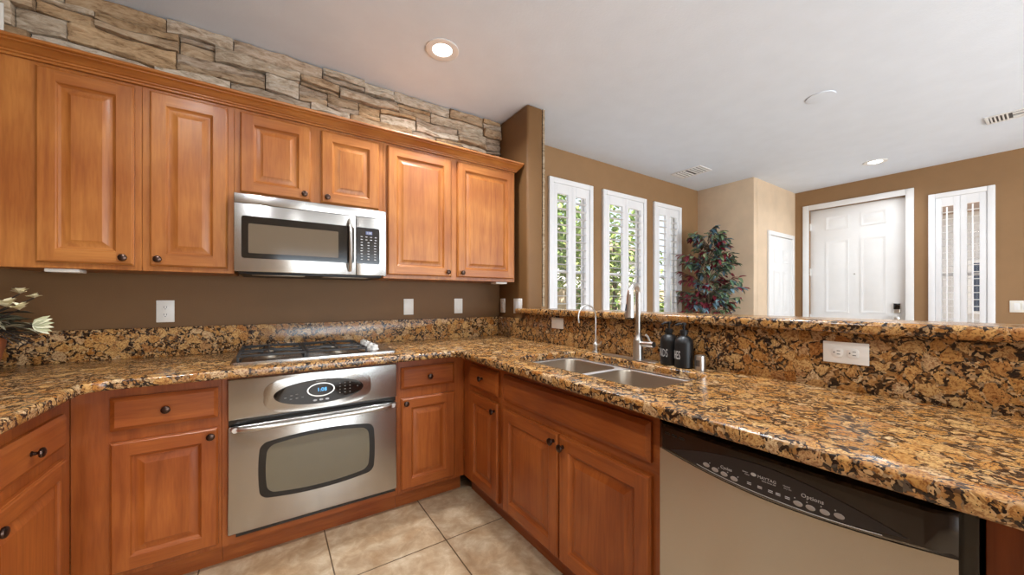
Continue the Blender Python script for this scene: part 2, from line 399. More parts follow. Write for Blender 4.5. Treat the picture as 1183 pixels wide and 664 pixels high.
g = G(T2); g.box(-.0, w2, 0, 2.03, .0005, .012); six_panel(g, w2, .01, 2.03, .0125, [(1.69, 1.86), (1.0, 1.58), (.2, .86)], .11, .1, .19)
d2 = struct(g, 'door_2', PAINT)
g = G(T2)
for a, b, lo_, hi in ((-.06, 0, 0, 2.09), (w2, w2 + .06, 0, 2.09), (0, w2, 2.035, 2.09)): g.box(a, b, lo_, hi, .0005, .026, bev=.004)
struct(g, 'door_casing', PAINT, d2)
g = G(T2); g.lathe((w2 - .06, .95, .0125), [(.026, 0), (.026, .008), (.01, .012), (.01, .035), (.025, .045), (.026, .06), (.012, .068)], 16); g.out('door_knob', CHR, d2)
g = G(); g.box(4.9, 4.93, 2.05, 2.75, 0, .1, bev=.004); struct(g, 'baseboard_beige', PAINT)
g = G(); g.box(1.82, 4.9, 2.72, 2.75, 0, .1, bev=.004); struct(g, 'baseboard_window', PAINT)

# ------------------------------------------------------------------ stone veneer
def stones(name, T, u0, u1, z0, z1, label, seed, hmin=.05, hmax=.12, lmin=.14, lmax=.46, dmax=.062):
    rnd = random.Random(seed); g = G(T); bm = g.bm; wob = lambda u, w: noise.noise(Vector((u * 2.6, w * 5, seed))) * .030 + noise.noise(Vector((u * 9, w * 9, seed + 9))) * .010; lay = bm.loops.layers.float_color.new('tint')
    g.box(u0, u1, z0, z1 - .002, .001, .02 if dmax < .04 else .004)
    pal = [(206, 192, 174), (194, 172, 146), (200, 172, 138), (184, 168, 152), (214, 204, 190), (182, 156, 126), (202, 188, 172)]
    blocks = []
    z = z0
    while z < z1 - .005:
        h = min(rnd.uniform(hmin, hmax), z1 - z)
        if z1 - z - h < hmin * .7: h = z1 - z
        u = u0 - rnd.uniform(0, .1)
        while u < u1:
            l = rnd.uniform(lmin, lmax)
            if rnd.random() < .62 and h > .055:
                k = rnd.uniform(.28, .72) * h; blocks += [(u, u + l, z, z + k), (u, u + l, z + k, z + h)]
            else: blocks.append((u, u + l, z, z + h))
            u += l
        z += h
    for a, b, c, d in blocks:
        a, b = max(a, u0), min(b, u1)
        if b - a < .02: continue
        base = rnd.uniform(.3, 1) * dmax; col = s2l(rnd.choice(pal)); k = rnd.uniform(.8, 1.12); col = tuple(min(1, x * k) for x in col[:3]) + (1,)
        nu, nw = max(3, int((b - a) / .018)), max(3, int((d - c) / .012))
        tl, tr = rnd.uniform(-.004, .004), rnd.uniform(-.004, .004); so = rnd.uniform(0, 50)
        grid = []
        for j in range(nw + 1):
            row = []
            for i in range(nu + 1):
                fu, fw = i / nu, j / nw
                uu, ww = a + (b - a) * fu, c + (d - c) * fw
                edge = i in (0, nu) or j in (0, nw)
                v = Vector((uu * 9 + so, ww * 34, so))
                n = noise.noise(v) * .016 + noise.noise(v * 3) * .004 + (noise.noise(Vector((uu * 3 + so, ww * 60, 0))) > .1) * .005
                dep = base + n - .004
                ww = min(max(ww + wob(uu, ww) * min(1, (z1 - ww) / .05), z0), z1 - .002)
                if edge:
                    dep -= .008
                    uu += (.0025 if i == 0 else -.0025 if i == nu else 0); ww += (.002 if j == 0 else -.002 if j == nw else 0)
                    if j == nw: ww -= abs(noise.noise(Vector((uu * 12, so, 3)))) * .006
                row.append((uu, ww, max(dep, .011)))
            grid.append(row)
        V = [g.vs(r) for r in grid]
        fs = []
        for j in range(nw):
            for i in range(nu): fs.append(g.face([V[j][i], V[j][i + 1], V[j + 1][i + 1], V[j + 1][i]]))
        rim = [V[0][i] for i in range(nu + 1)] + [V[j][nu] for j in range(1, nw + 1)] + [V[nw][i] for i in range(nu - 1, -1, -1)] + [V[j][0] for j in range(nw - 1, 0, -1)]
        rp = [grid[0][i] for i in range(nu + 1)] + [grid[j][nu] for j in range(1, nw + 1)] + [grid[nw][i] for i in range(nu - 1, -1, -1)] + [grid[j][0] for j in range(nw - 1, 0, -1)]
        bk = g.vs([(p[0], p[1], .004) for p in rp])
        for i in range(len(rim)): fs.append(g.face([rim[i], bk[i], bk[(i + 1) % len(bk)], rim[(i + 1) % len(rim)]]))
        for f in fs:
            if f:
                for lp in f.loops: lp[lay] = col
    for f in bm.faces:
        for lp in f.loops:
            if lp[lay][3] == 0 or tuple(lp[lay][:3]) == (1, 1, 1): lp[lay] = s2l((70, 60, 50) if dmax > .04 else (170, 154, 132))
    return tag(g.out(name, STONE, None, sharp=28), label, 'stone cladding')
stones('stone_veneer', frame(0, 2.65, 0, 'back'), -1.25, 1.632, 2.196, ZC - .001, 'grey and tan stacked ledge stone above the upper cabinets', 7)
# edge of a second stone panel on the living-room side of the stub wall
Ts = Matrix.Identity(4)
for i, row in enumerate(((0, 0, 1, 1.785), (-1, 0, 0, 2.65), (0, 1, 0, 0))):
    for j in range(4): Ts[i][j] = row[j]
stones('stone_veneer', Ts, .0, .412, 1.15, ZC - .001, 'thin edge of stacked stone on the far side of the brown stub wall', 21, .05, .11, .15, .3, .034)

# ------------------------------------------------------------------ cabinet pieces
def panel_door(g, u0, u1, w0, w1, n=0, st=.056, mv=0, mh=1, th=.02):
    """frame-and-raised-panel door, back face at n"""
    o = lambda i, h: [(u0 + i, w0 + i, n + h), (u1 - i, w0 + i, n + h), (u1 - i, w1 - i, n + h), (u0 + i, w1 - i, n + h)]
    rings = [g.vs(o(0, 0)), g.vs(o(0, .012)), g.vs(o(.0025, .0135)), g.vs(o(.004, .017)), g.vs(o(.008, th))]
    g.face(rings[0][::-1], mv)
    def side(a, b, i, f): g.face([a[i], a[(i + 1) % 4], b[(i + 1) % 4], b[i]], f)
    for a, b in zip(rings, rings[1:]):
        for i in range(4): side(a, b, i, mh if i in (0, 2) else mv)
    A = rings[-1]; e = .008; s = st
    Bp = o(s, th); B = g.vs(Bp)
    # stiles run full height, rails butt between them
    x0, x1, x2, x3 = u0 + e, u0 + s, u1 - s, u1 - e; y0, y1, y2, y3 = w0 + e, w0 + s, w1 - s, w1 - e; h = n + th
    for q, mm in ((((x0, y0), (x1, y0), (x1, y3), (x0, y3)), mv), (((x2, y0), (x3, y0), (x3, y3), (x2, y3)), mv), (((x1, y0), (x2, y0), (x2, y1), (x1, y1)), mh), (((x1, y2), (x2, y2), (x2, y3), (x1, y3)), mh)):
        g.quad([(p[0], p[1], h) for p in q], mm)
    prev = B
    for i, hh, mm in ((s + .003, th - .002, None), (s + .006, th - .007, None), (s + .013, th - .0115, None), (s + .016, th - .0115, None), (s + .040, th - .003, mv), (s + .043, th - .0015, mv)):
        cur = g.vs(o(i, hh))
        for k in range(4): side(prev, cur, k, mv if mm is not None else (mh if k in (0, 2) else mv))
        prev = cur
    g.face(prev, mv)
def slab_front(g, u0, u1, w0, w1, n=0, m=1, th=.02):
    o = lambda i, h: [(u0 + i, w0 + i, n + h), (u1 - i, w0 + i, n + h), (u1 - i, w1 - i, n + h), (u0 + i, w1 - i, n + h)]
    g.loft([o(0, 0), o(0, .011), o(.003, .0125), o(.012, .0185), o(.015, th)], m)
def knob(T, u, w, n, parent):
    g = G(T); g.lathe((u, w, n), [(.0085, 0), (.0085, .002), (.0055, .004), (.0048, .012), (.0075, .015), (.0145, .018), (.0158, .022), (.0145, .026), (.010, .0285), (.004, .0295)], 20)
    g.out('knob', BRZ, parent)
def out_front(g, name, parent, T, horiz): return g.out(name, [WZ, horiz], parent, sharp=22)
def cabinet(T, horiz, u0, u1, w0, w1, depth, fronts, name, label, frame_open=None, toe=False, group=None):
    """fronts: (kind, u0,u1,w0,w1, knob(u,w) or None). Face frame plane at n=0 (fronts stand .02 proud)."""
    root = thing(name, label, 'cabinet', T @ Vector(((u0 + u1) / 2, w0, -depth / 2)), group)
    g = G(T); t = .018
    g.box(u0, u0 + t, w0, w1, -depth, -.019, m=0); g.box(u1 - t, u1, w0, w1, -depth, -.019, m=0)
    g.box(u0 + t, u1 - t, w0, w0 + t, -depth, -.019, m=1); g.box(u0 + t, u1 - t, w1 - t, w1, -depth, -.019, m=1)
    g.box(u0 + t, u1 - t, w0 + t, w1 - t, -depth, -depth + .006, m=0)
    g.out('carcass', [BZ if horiz is not WX else WZ, horiz], root)
    if frame_open is None:
        g = G(T); g.box(u0, u1, w0, w1, -.019, 0, bev=.0012, seg=1, m=0); g.out('face_frame', [BZ if horiz is not WX else WZ, horiz], root)
    else:
        a, b, c, d = frame_open; g = G(T)
        g.box(u0, a, w0, w1, -.019, 0, m=0); g.box(b, u1, w0, w1, -.019, 0, m=0); g.box(a, b, w0, c, -.019, 0, m=1); g.box(a, b, d, w1, -.019, 0, m=1)
        g.out('face_frame', [BZ if horiz is not WX else WZ, horiz], root)
    for kind, a, b, c, d, k in fronts:
        g = G(T)
        if kind == 'door': panel_door(g, a, b, c, d, .0005)
        else: slab_front(g, a, b, c, d, .0005)
        o = g.out({'door': 'door', 'drawer': 'drawer', 'false': 'drawer_front'}[kind], [BZ if horiz is not WX else WZ, horiz], root, sharp=22)
        if k: knob(T, k[0], k[1], .0205, o)
    if toe:
        g = G(T); g.box(u0, u1, .0, w0 - .0005, -.072, -.054, m=1); g.out('toe_kick', [BZ if horiz is not WX else WZ, horiz], root)
    return root
# ---- uppers: face-frame plane y=2.34
TU = frame(0, 2.34, 0, 'back'); ub, ut = 1.341, 2.192; dp = .308
cabinet(TU, WX, -.925, -.4905, ub, ut, dp, [('door', -.802, -.513, 1.364, 2.176, (-.545, 1.395))], 'upper_cabinet', 'tall upper cabinet at the far left with a plain filler stile left of its door')
cabinet(TU, WX, -.4895, -.1515, ub, ut, dp, [('door', -.463, -.178, 1.364, 2.176, (-.432, 1.395))], 'upper_cabinet', 'tall single-door upper cabinet just left of the microwave')
cabinet(TU, WX, -.1505, .5905, 1.742, ut, dp, [('door', -.128, .191, 1.762, 2.176, (.160, 1.792)), ('door', .243, .562, 1.762, 2.176, (.274, 1.792))], 'upper_cabinet', 'short two-door upper cabinet above the microwave')
cabinet(TU, WX, .5915, 1.585, ub, ut, dp, [('door', .614, 1.048, 1.364, 2.176, (1.017, 1.395)), ('door', 1.094, 1.569, 1.364, 2.176, (1.126, 1.395))], 'upper_cabinet', 'wide two-door upper cabinet right of the microwave')
# crown moulding, mitred return at the right end
prof = [(0, -.001), (.011, 0), (.0125, .002), (.0125, .009), (.019, .0105), (.0205, .0125), (.0205, .0175), (.0245, .019), (.029, .023), (.037, .033), (.047, .040), (.0535, .042), (.0535, .0475), (.061, .0485), (.067, .052), (.069, .057), (.068, .062), (.060, .0625), (0, .0625)]
g = G(); rings = []
for p, q in prof: rings.append((p, 2.193 + q))
path = lambda p, z: [(-.925, 2.34 - p, z), (1.585 + min(p, .045) , 2.34 - p, z), (1.585 + min(p, .045), 2.58, z)]
cols = [g.vs(path(p, z)) for p, z in rings]
for a, b in zip(cols, cols[1:] + cols[:1]):
    for i in range(2): g.face([a[i], a[i + 1], b[i + 1], b[i]])
g.face([c[0] for c in cols]); g.face([c[2] for c in cols])
tag(g.out('crown_molding', WX, None, sharp=25), 'stepped wooden crown molding running along the top of the upper cabinets', 'molding')
for a, b, lb in ((-.79, -.69, 'slim light fixture under the far left upper cabinet'), (1.43, 1.53, 'slim light fixture under the right-hand upper cabinet')):
    g = G(); g.box(a, b, 2.36, 2.44, 1.326, 1.3405, bev=.003); tag(g.out('under_cabinet_light', PLATE), lb, 'light')
# ---- microwave
mw = thing('microwave', 'stainless over-the-range microwave with dark window and keypad', 'microwave', (.22, 2.4, 1.345))
TM = frame(-.148, 2.262, 0, 'back'); mwW = .733
g = G(TM); g.box(.003, mwW - .003, 1.352, 1.737, -.385, -.001, bev=.003, m=0); g.out('body', [BLKM], mw)
g = G(TM); g.box(0, mwW, 1.690, 1.7375, 0, .016, bev=.003); g.out('vent_strip', STX, mw)
g = G(TM); g.box(0, .563, 1.349, 1.6885, 0, .016, bev=.003); md = g.out('door', STX, mw)
g = G(TM); g.prism(rrect(.030, .552, 1.416, 1.628, .012), .0161, .0175); g.out('window_border', MWGD, md)
g = G(TM); g.prism(rrect(.058, .470, 1.442, 1.590, .006), .0176, .018); g.out('window', MWG, md)
g = G(TM)
hp = [(.529, 1.372 + (1.665 - 1.372) * t, .016 + .036 * math.sin(math.pi * min(1, max(0, t))) ** .55) for t in [i / 16 for i in range(17)]]
g.tube(hp, .0095, 10); g.out('handle', CHR, md)
g = G(TM); g.box(.565, mwW, 1.349, 1.6885, 0, .016, bev=.003); cp = g.out('control_panel', STX, mw)
g = G(TM); g.prism(rrect(.5655, .694, 1.416, 1.628, .008), .0161, .0175); kp = g.out('keypad', BLK, cp)
g = G(TM); g.box(.616, .652, 1.588, 1.607, .0176, .018); g.out('display', plain('display_grey_blue', (92, 98, 132), .4), cp)
text('1:38', .016, TM @ Matrix.Translation((.634, 1.592, .0181)), GRAYW, cp, 'digits')
g = G(TM)
for r in range(9):
    for c_ in range(3 if r > 1 else 4):
        u = .588 + c_ * (.0375 if r > 1 else .026); w_ = 1.572 - r * .0165
        g.box(u, u + .011, w_, w_ + .004, .0176, .0179)
tag(g.out('key_markings', GRAYW, cp))
g = G(TM)
g.box(.02, mwW - .02, 1.338, 1.3515, -.37, -.02, bev=.004); ug = g.out('underside_grille', BLKM, mw)
g = G(TM)
for a in (.07, .40): g.box(a, a + .24, 1.3345, 1.3375, -.12, -.05, bev=.001)
g.out('filter', STB, ug)
# ---- base cabinets, back run: face frame y=2.074
TB = frame(0, 2.074, 0, 'back'); bt = .8645; bd = .572
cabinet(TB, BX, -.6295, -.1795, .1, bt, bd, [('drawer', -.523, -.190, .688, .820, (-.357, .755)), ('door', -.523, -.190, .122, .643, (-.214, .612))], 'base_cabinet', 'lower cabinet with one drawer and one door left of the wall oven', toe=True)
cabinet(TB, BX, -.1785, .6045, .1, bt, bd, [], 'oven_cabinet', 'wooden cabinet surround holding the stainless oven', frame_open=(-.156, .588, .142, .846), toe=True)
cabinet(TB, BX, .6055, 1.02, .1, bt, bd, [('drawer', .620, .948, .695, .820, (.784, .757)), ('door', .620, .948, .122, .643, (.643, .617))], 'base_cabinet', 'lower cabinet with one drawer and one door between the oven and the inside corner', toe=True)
# ---- left run (faces +x)
TL = frame(-.630, 0, 0, 'left')
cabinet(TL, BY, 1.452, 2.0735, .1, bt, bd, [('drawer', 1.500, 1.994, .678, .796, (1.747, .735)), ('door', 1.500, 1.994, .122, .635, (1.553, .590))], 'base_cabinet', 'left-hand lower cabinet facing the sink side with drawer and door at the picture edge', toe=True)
# ---- peninsula (faces -x), u = -y
TP = frame(1.02, 0, 0, 'pen')
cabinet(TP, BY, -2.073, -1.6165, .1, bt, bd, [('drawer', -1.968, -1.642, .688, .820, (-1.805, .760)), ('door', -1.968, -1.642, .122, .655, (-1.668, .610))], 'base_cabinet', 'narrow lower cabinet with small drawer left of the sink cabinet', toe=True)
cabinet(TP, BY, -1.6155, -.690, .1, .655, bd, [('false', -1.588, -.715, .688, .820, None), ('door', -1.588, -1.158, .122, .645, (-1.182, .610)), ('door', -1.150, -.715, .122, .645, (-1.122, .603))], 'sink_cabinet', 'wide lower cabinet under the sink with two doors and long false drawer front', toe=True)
sc_ = [o for o in COL.objects if o.name.startswith('sink_cabinet')][0]
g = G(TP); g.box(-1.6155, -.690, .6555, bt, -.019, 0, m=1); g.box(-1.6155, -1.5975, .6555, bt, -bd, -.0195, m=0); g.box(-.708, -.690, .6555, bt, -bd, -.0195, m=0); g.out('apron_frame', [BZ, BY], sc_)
g = G(TP); 
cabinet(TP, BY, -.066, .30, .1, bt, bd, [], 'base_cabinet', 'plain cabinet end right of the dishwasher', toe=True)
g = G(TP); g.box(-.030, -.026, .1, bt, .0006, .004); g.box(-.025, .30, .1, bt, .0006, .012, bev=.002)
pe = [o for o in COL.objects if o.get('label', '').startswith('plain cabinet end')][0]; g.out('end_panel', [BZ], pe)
# ---- oven
ov = thing('wall_oven', 'stainless steel oven with oval control panel and curved window under the cooktop', 'oven', (.216, 2.3, .15))
TO = frame(-.158, 2.0735, 0, 'back'); oW = .750
g = G(TO); g.box(.010, oW - .012, .150, .840, -.52, -.001); g.out('oven_box', BLKM, ov)
g = G(TO); g.box(0, oW, .664, .850, .001, .026, bev=.006, seg=3); cpn = g.out('control_panel', STX, ov)
g = G(TO); g.box(.004, oW - .004, .640, .6625, .001, .012); g.out('vent_gap', BLK, ov)
g = G(TO); g.box(0, oW, .152, .638, .001, .030, bev=.007, seg=3); od = g.out('door', STX, ov)
g = G(TO); g.box(.03, oW - .006, .134, .1505, .001, .016); g.out('lower_vent', BLK, ov)
def lens(cx, cy, a, b, k=1.0, n=40, pw=2.0):
    pts = []
    for i in range(n):
        t = 2 * math.pi * i / n; c, s = math.cos(t), math.sin(t)
        pts.append((cx + a * math.copysign(abs(c) ** (2 / pw), c), cy + b * math.copysign(abs(s) ** (2 / pw), s) * k))
    return pts
def leaf_shape(cx, cy, a, b, r=.35, n=14):
    """pointed-ish oval: wide flat arcs top and bottom, small round ends"""
    pts = []
    for i in range(n): 
        t = -1 + 2 * i / n; pts.append((cx + a * t, cy - b * (1 - abs(t) ** 2.3) - b * .0))
    for i in range(n):
        t = 1 - 2 * i / n; pts.append((cx + a * t, cy + b * (1 - abs(t) ** 2.3)))
    return pts
g = G(TO)   # raised steel rim round the oval
g.prism(lens(.372, .752, .240, .086, pw=3.2), .0262, .0285, bev=.002); g.out('panel_rim', STX, cpn)
g = G(TO); g.prism(lens(.372, .750, .200, .060, pw=2.0), .0286, .0305, bev=.0012); ol = g.out('control_display', BLK, cpn)
g = G(TO); pts = lens(.372, .758, .062, .034); pi_ = lens(.372, .758, .056, .029)
a_, b_ = g.vs([(p[0], p[1], .0312) for p in pts]), g.vs([(p[0], p[1], .0312) for p in pi_])
for i in range(len(a_)): g.face([a_[i], a_[(i + 1) % 40], b_[(i + 1) % 40], b_[i]])
g.out('display_ring', CHR, ol)
text('1:08', .026, TO @ Matrix.Translation((.376, .7495, .0308)), BLUE, ol, 'digits')
g = G(TO)
for u in (.345, .372, .399): g.prism(lens(u, .708, .009, .0045, n=12), .0306, .0325)
g.out('button', GRAYW, ol)
g = G(TO)
for u, w_ in ((.215, .735), (.240, .743), (.262, .746), (.238, .726), (.262, .728), (.286, .730)): g.box(u, u + .010, w_, w_ + .004, .0306, .0309)
for r in range(4):
    for c_ in range(3): g.box(.455 + c_ * .024, .461 + c_ * .024, .776 - r * .016, .780 - r * .016, .0306, .0309)
g.box(.54, .546, .752, .757, .0306, .0309); g.box(.350, .394, .7985, .8025, .0306, .0309)
g.out('panel_markings', plain('dim_print', (128, 122, 116), .5), ol)
def barrel(u0, u1, w0, w1, bulge, r, n=12):
    p = rrect(u0, u1, w0, w1, r, 6); out = []; cx = (u0 + u1) / 2; cw = (w0 + w1) / 2; full = []
    k = len(p)
    for i in range(k):
        a, b = p[i], p[(i + 1) % k]
        if math.hypot(a[0] - b[0], a[1] - b[1]) > .05:
            full += [(a[0] + (b[0] - a[0]) * t / n, a[1] + (b[1] - a[1]) * t / n) for t in range(n)]
        else: full.append(a)
    for u, w_ in full:
        f = 1 - ((u - cx) / ((u1 - u0) / 2)) ** 2; f2 = 1 - ((w_ - cw) / ((w1 - w0) / 2)) ** 2
        out.append((u + math.copysign(.008, u - cx) * max(f2, 0), w_ + math.copysign(bulge, w_ - cw) * max(f, 0) * abs((w_ - cw) / ((w1 - w0) / 2))))
    return out
g = G(TO); g.prism(barrel(.121, .622, .288, .540, .022, .03), .0302, .0315); g.out('window_border', OVGD, od)
g = G(TO); g.prism(barrel(.150, .594, .308, .524, .020, .03), .0316, .032); g.out('window', OVG, od)
g = G(TO)
hp = []
for i in range(25):
    t = i / 24; hp.append((.018 + .714 * t, .628, .034 + .045 * (1 - (2 * t - 1) ** 8)))
g.tube(hp, .0115, 12)
g.lathe((.030, .628, .0302), [(.013, 0), (.012, .03)], 12); g.lathe((.720, .628, .0302), [(.013, 0), (.012, .03)], 12)
g.out('handle', CHR, od)
# ---- dishwasher
dw = thing('dishwasher', 'stainless dishwasher with black curved control panel at the peninsula end', 'dishwasher', (1.3, .375, .1))
TD = frame(.998, .678, 0, 'pen'); dW = .607
g = G(TD); g.box(.004, dW - .002, .10, .862, -.55, -.03, m=0); g.box(.0, .004, .10, .862, -.3, -.005); g.box(dW - .004, dW, .10, .862, -.3, .004); g.out('tub', BLK, dw)
g = G(TD); g.box(.01, dW - .01, 0, .099, -.06, -.04); g.out('toe_panel', BLK, dw)
def smile(u): t = (u - .295) / .295; return .732 + .027 * min(1, abs(t) ** 1.7)
us = [.006 + (dW - .028) * i / 30 for i in range(31)]
g = G(TD)
def bulge(u): t = (u - .295) / .295; return .012 * (1 - t * t)
fr_ = [(u, smile(u), .004 + bulge(u)) for u in us]; bo = [(u, .115, .004 + bulge(u)) for u in us]
bkT = [(u, smile(u), -.03) for u in us]; bkB = [(u, .115, -.03) for u in us]
A, B, C_, D_ = g.vs(bo), g.vs(fr_), g.vs(bkT), g.vs(bkB)
for P, Q in ((A, B), (B, C_), (C_, D_), (D_, A)):
    for i in range(30): g.face([P[i], P[i + 1], Q[i + 1], Q[i]])
g.face([A[0], B[0], C_[0], D_[0]]); g.face([A[-1], D_[-1], C_[-1], B[-1]])
g.out('steel_door', STY, dw)
g = G(TD); rings = []
for u in us:
    z0 = smile(u) + .0015; bb = bulge(u); e = min(1, (u - us[0]) / .012, (us[-1] - u) / .022) ** .5 if us[0] < u < us[-1] else 0
    f0 = .004 + bb + .016 * e; zt = .838
    rings.append([(u, z0, -.03), (u, z0, .004 + bb), (u, z0 + .012, f0), (u, zt - .006, f0 - .001), (u, zt, f0 - .006), (u, zt, -.03)])
g.loft(rings); cpd = g.out('control_panel', DWB, dw)
def onpanel(u, h=0.0):
    return .004 + bulge(u) + .0165 + h
g = G(TD); n = 30; top = []; bot = []
for i in range(n + 1):
    u = .055 + .475 * i / n; t = (u - .29) / .237
    top.append((u, .772 + .046 * max(0, 1 - abs(t) ** 1.8), onpanel(u, .0006))); bot.append((u, .7725 - .026 * max(0, 1 - abs(t) ** 1.9), onpanel(u, .0006)))
P, Q = g.vs(top), g.vs(bot)
for i in range(n): g.face([P[i], P[i + 1], Q[i + 1], Q[i]])
lens_o = g.out('control_lens', LENS, cpd)
g = G(TD)
for i in range(28):
    u = .135 + .36 * i / 28; u2 = .135 + .36 * (i + 1) / 28
    f = lambda x: .7525 - .0035 + .012 * (abs((x - .315) / .18) ** 2.2)
    g.quad([(u, f(u), onpanel(u, .0012)), (u2, f(u2), onpanel(u2, .0012)), (u2, f(u2) + .0016, onpanel(u2, .0012)), (u, f(u) + .0016, onpanel(u, .0012))])
g.out('trim_line', GRAYW, lens_o)
for u, z in ((.162, .770), (.185, .766), (.208, .764), (.232, .762), (.364, .762), (.386, .763), (.410, .765), (.433, .768)):
    g = G(TD); g.prism(lens(u, z, .0085, .0056, n=16), onpanel(u, -.001), onpanel(u, .0022), bev=.0008); g.out('button', plain('button_grey', (150, 140, 132), .4) if u < .17 else bpy.data.materials['button_grey'], lens_o)
def dtext(s, size, u, z, al='CENTER'):
    text(s, size, TD @ Matrix.Translation((u, z, onpanel(u, .0012))), GRAYW, lens_o, 'lettering', .0003, al)
dtext('Cycles', .0105, .213, .777); dtext('Options', .012, .389, .780)
dtext('MAYTAG', .0095, .304, .787); dtext('Quiet Series 300', .0042, .308, .782)
dtext('Sensor', .0045, .258, .789); dtext('Clean', .0045, .262, .784); dtext('Heated', .0045, .343, .789); dtext('Dry On', .0045, .345, .784)
g = G(TD); g.prism(lens(.276, .7905, .006, .004, n=12), onpanel(.276, 0), onpanel(.276, .0012))
for u in (.262, .285, .307, .322, .340):
    g.box(u, u + .009, .7665, .768, onpanel(u), onpanel(u, .0012)); g.box(u, u + .009, .763, .7645, onpanel(u), onpanel(u, .0012))
for u, z in ((.170, .777), (.193, .773), (.216, .771), (.240, .769), (.357, .771), (.379, .771), (.403, .773), (.426, .776)): g.box(u, u + .002, z, z + .002, onpanel(u), onpanel(u, .0012))
g.out('panel_markings', GRAYW, lens_o)
g = G(TD)
for u in (.035, .058, .081): g.prism(rrect(u, u + .016, .812, .818, .002), onpanel(u, -.002), onpanel(u, .0006))
g.out('vent_slot', BLKM, cpd)

# ------------------------------------------------------------------ granite
def counter():
    ZT, ZB = .905, .866
    outer = [(-1.249, 1.45), (-.562, 1.45)]
    def arc(cx, cy, r, a0, a1, n=6): return [(cx + r * math.cos(R(a0 + (a1 - a0) * i / n)), cy + r * math.sin(R(a0 + (a1 - a0) * i / n))) for i in range(n + 1)]
    outer += arc(-.502, 1.915, .06, 180, 90)        # inside corner left
    outer += arc(.867, 1.917, .058, 90, 0)         # inside corner right
    outer += [(.925, -.35), (1.639, -.35), (1.639, 2.234), (1.634, 2.234), (1.634, 2.649), (-1.249, 2.649)]
    hole = rrect(1.070, 1.475, .768, 1.582, .07, 6)
    bm = bmesh.new()
    vo = [bm.verts.new((x, y, ZB)) for x, y in outer]; vh = [bm.verts.new((x, y, ZB)) for x, y in hole]
    es = [bm.edges.new((vo[i], vo[(i + 1) % len(vo)])) for i in range(len(vo))] + [bm.edges.new((vh[i], vh[(i + 1) % len(vh)])) for i in range(len(vh))]
    bmesh.ops.triangle_fill(bm, use_beauty=True, use_dissolve=False, edges=es)
    for f in list(bm.faces):
        c = f.calc_center_median()
        if 1.070 < c.x < 1.475 and .768 < c.y < 1.582 and all(v in vh for v in f.verts): bm.faces.remove(f)
    r = bmesh.ops.extrude_face_region(bm, geom=bm.faces[:] )
    nv = [v for v in r['geom'] if isinstance(v, bmesh.types.BMVert)]
    for v in nv: v.co.z = ZT
    bmesh.ops.recalc_face_normals(bm, faces=bm.faces[:])
    be = [e for e in bm.edges if len(e.link_faces) == 2 and abs(e.verts[0].co.z - e.verts[1].co.z) < 1e-5 and any(abs(f.normal.z) < .1 for f in e.link_faces)
          and all(v.co.x < 1.6 and v.co.y < 2.6 and v.co.x > -1.2 for v in e.verts) and e.verts[0].co.y > -.34]
    be = [e for e in be if not (all(abs(v.co.y - 1.45) < 1e-4 for v in e.verts))]
    bmesh.ops.bevel(bm, geom=be, offset=.011, segments=4, affect='EDGES', profile=.5, clamp_overlap=True)
    g = G(); g.bm.free(); g.bm = bm
    return tag(g.out('countertop', GR, None, sharp=40), 'golden brown polished granite countertop wrapping around the kitchen with sink cutout', 'countertop')
counter()
g = G(); g.box(-1.249, 1.612, 2.628, 2.6495, .9055, 1.060, bev=.003); tag(g.out('backsplash', GR), 'low granite backsplash strip along the wall behind the cooktop', 'backsplash')
g = G(); g.box(-1.2495, -1.228, 1.45, 2.627, .9055, 1.060, bev=.003); tag(g.out('backsplash', GR), 'low granite backsplash strip along the left wall behind the flowers', 'backsplash')
g = G(); g.box(1.613, 1.6345, 2.236, 2.627, .9055, 1.060, bev=.003); g.box(1.613, 1.6345, -.35, 2.2355, .9055, 1.0965, bev=.001); tag(g.out('backsplash', GR), 'tall granite backsplash on the peninsula between sink and raised bar', 'backsplash')
# raised bar
g = G(); bar_o = [(1.565, -.45), (1.565, 2.245), (1.632, 2.30), (1.632, 2.2345), (1.80, 2.2345), (1.80, -.45)]
bar_o = [(1.563, -.45), (1.563, 2.300), (1.633, 2.300), (1.633, 2.2335), (1.815, 2.2335), (1.815, -.45)]
t = bmesh.new(); v0 = [t.verts.new((x, y, 1.099)) for x, y in bar_o]; v1 = [t.verts.new((x, y, 1.139)) for x, y in bar_o]
t.faces.new(v0[::-1]); t.faces.new(v1)
for i in range(6): t.faces.new([v0[i], v0[(i + 1) % 6], v1[(i + 1) % 6], v1[i]])
be = [e for e in t.edges if abs(e.verts[0].co.z - e.verts[1].co.z) < 1e-5 and (all(abs(v.co.x - 1.563) < 1e-4 for v in e.verts) or all(abs(v.co.x - 1.815) < 1e-4 for v in e.verts) or all(abs(v.co.y - 2.3) < 1e-4 for v in e.verts))]
bmesh.ops.bevel(t, geom=be, offset=.014, segments=4, affect='EDGES', profile=.5)
g.merge(t); tag(g.out('bar_top', GR), 'raised granite bar ledge above the peninsula backsplash', 'countertop')

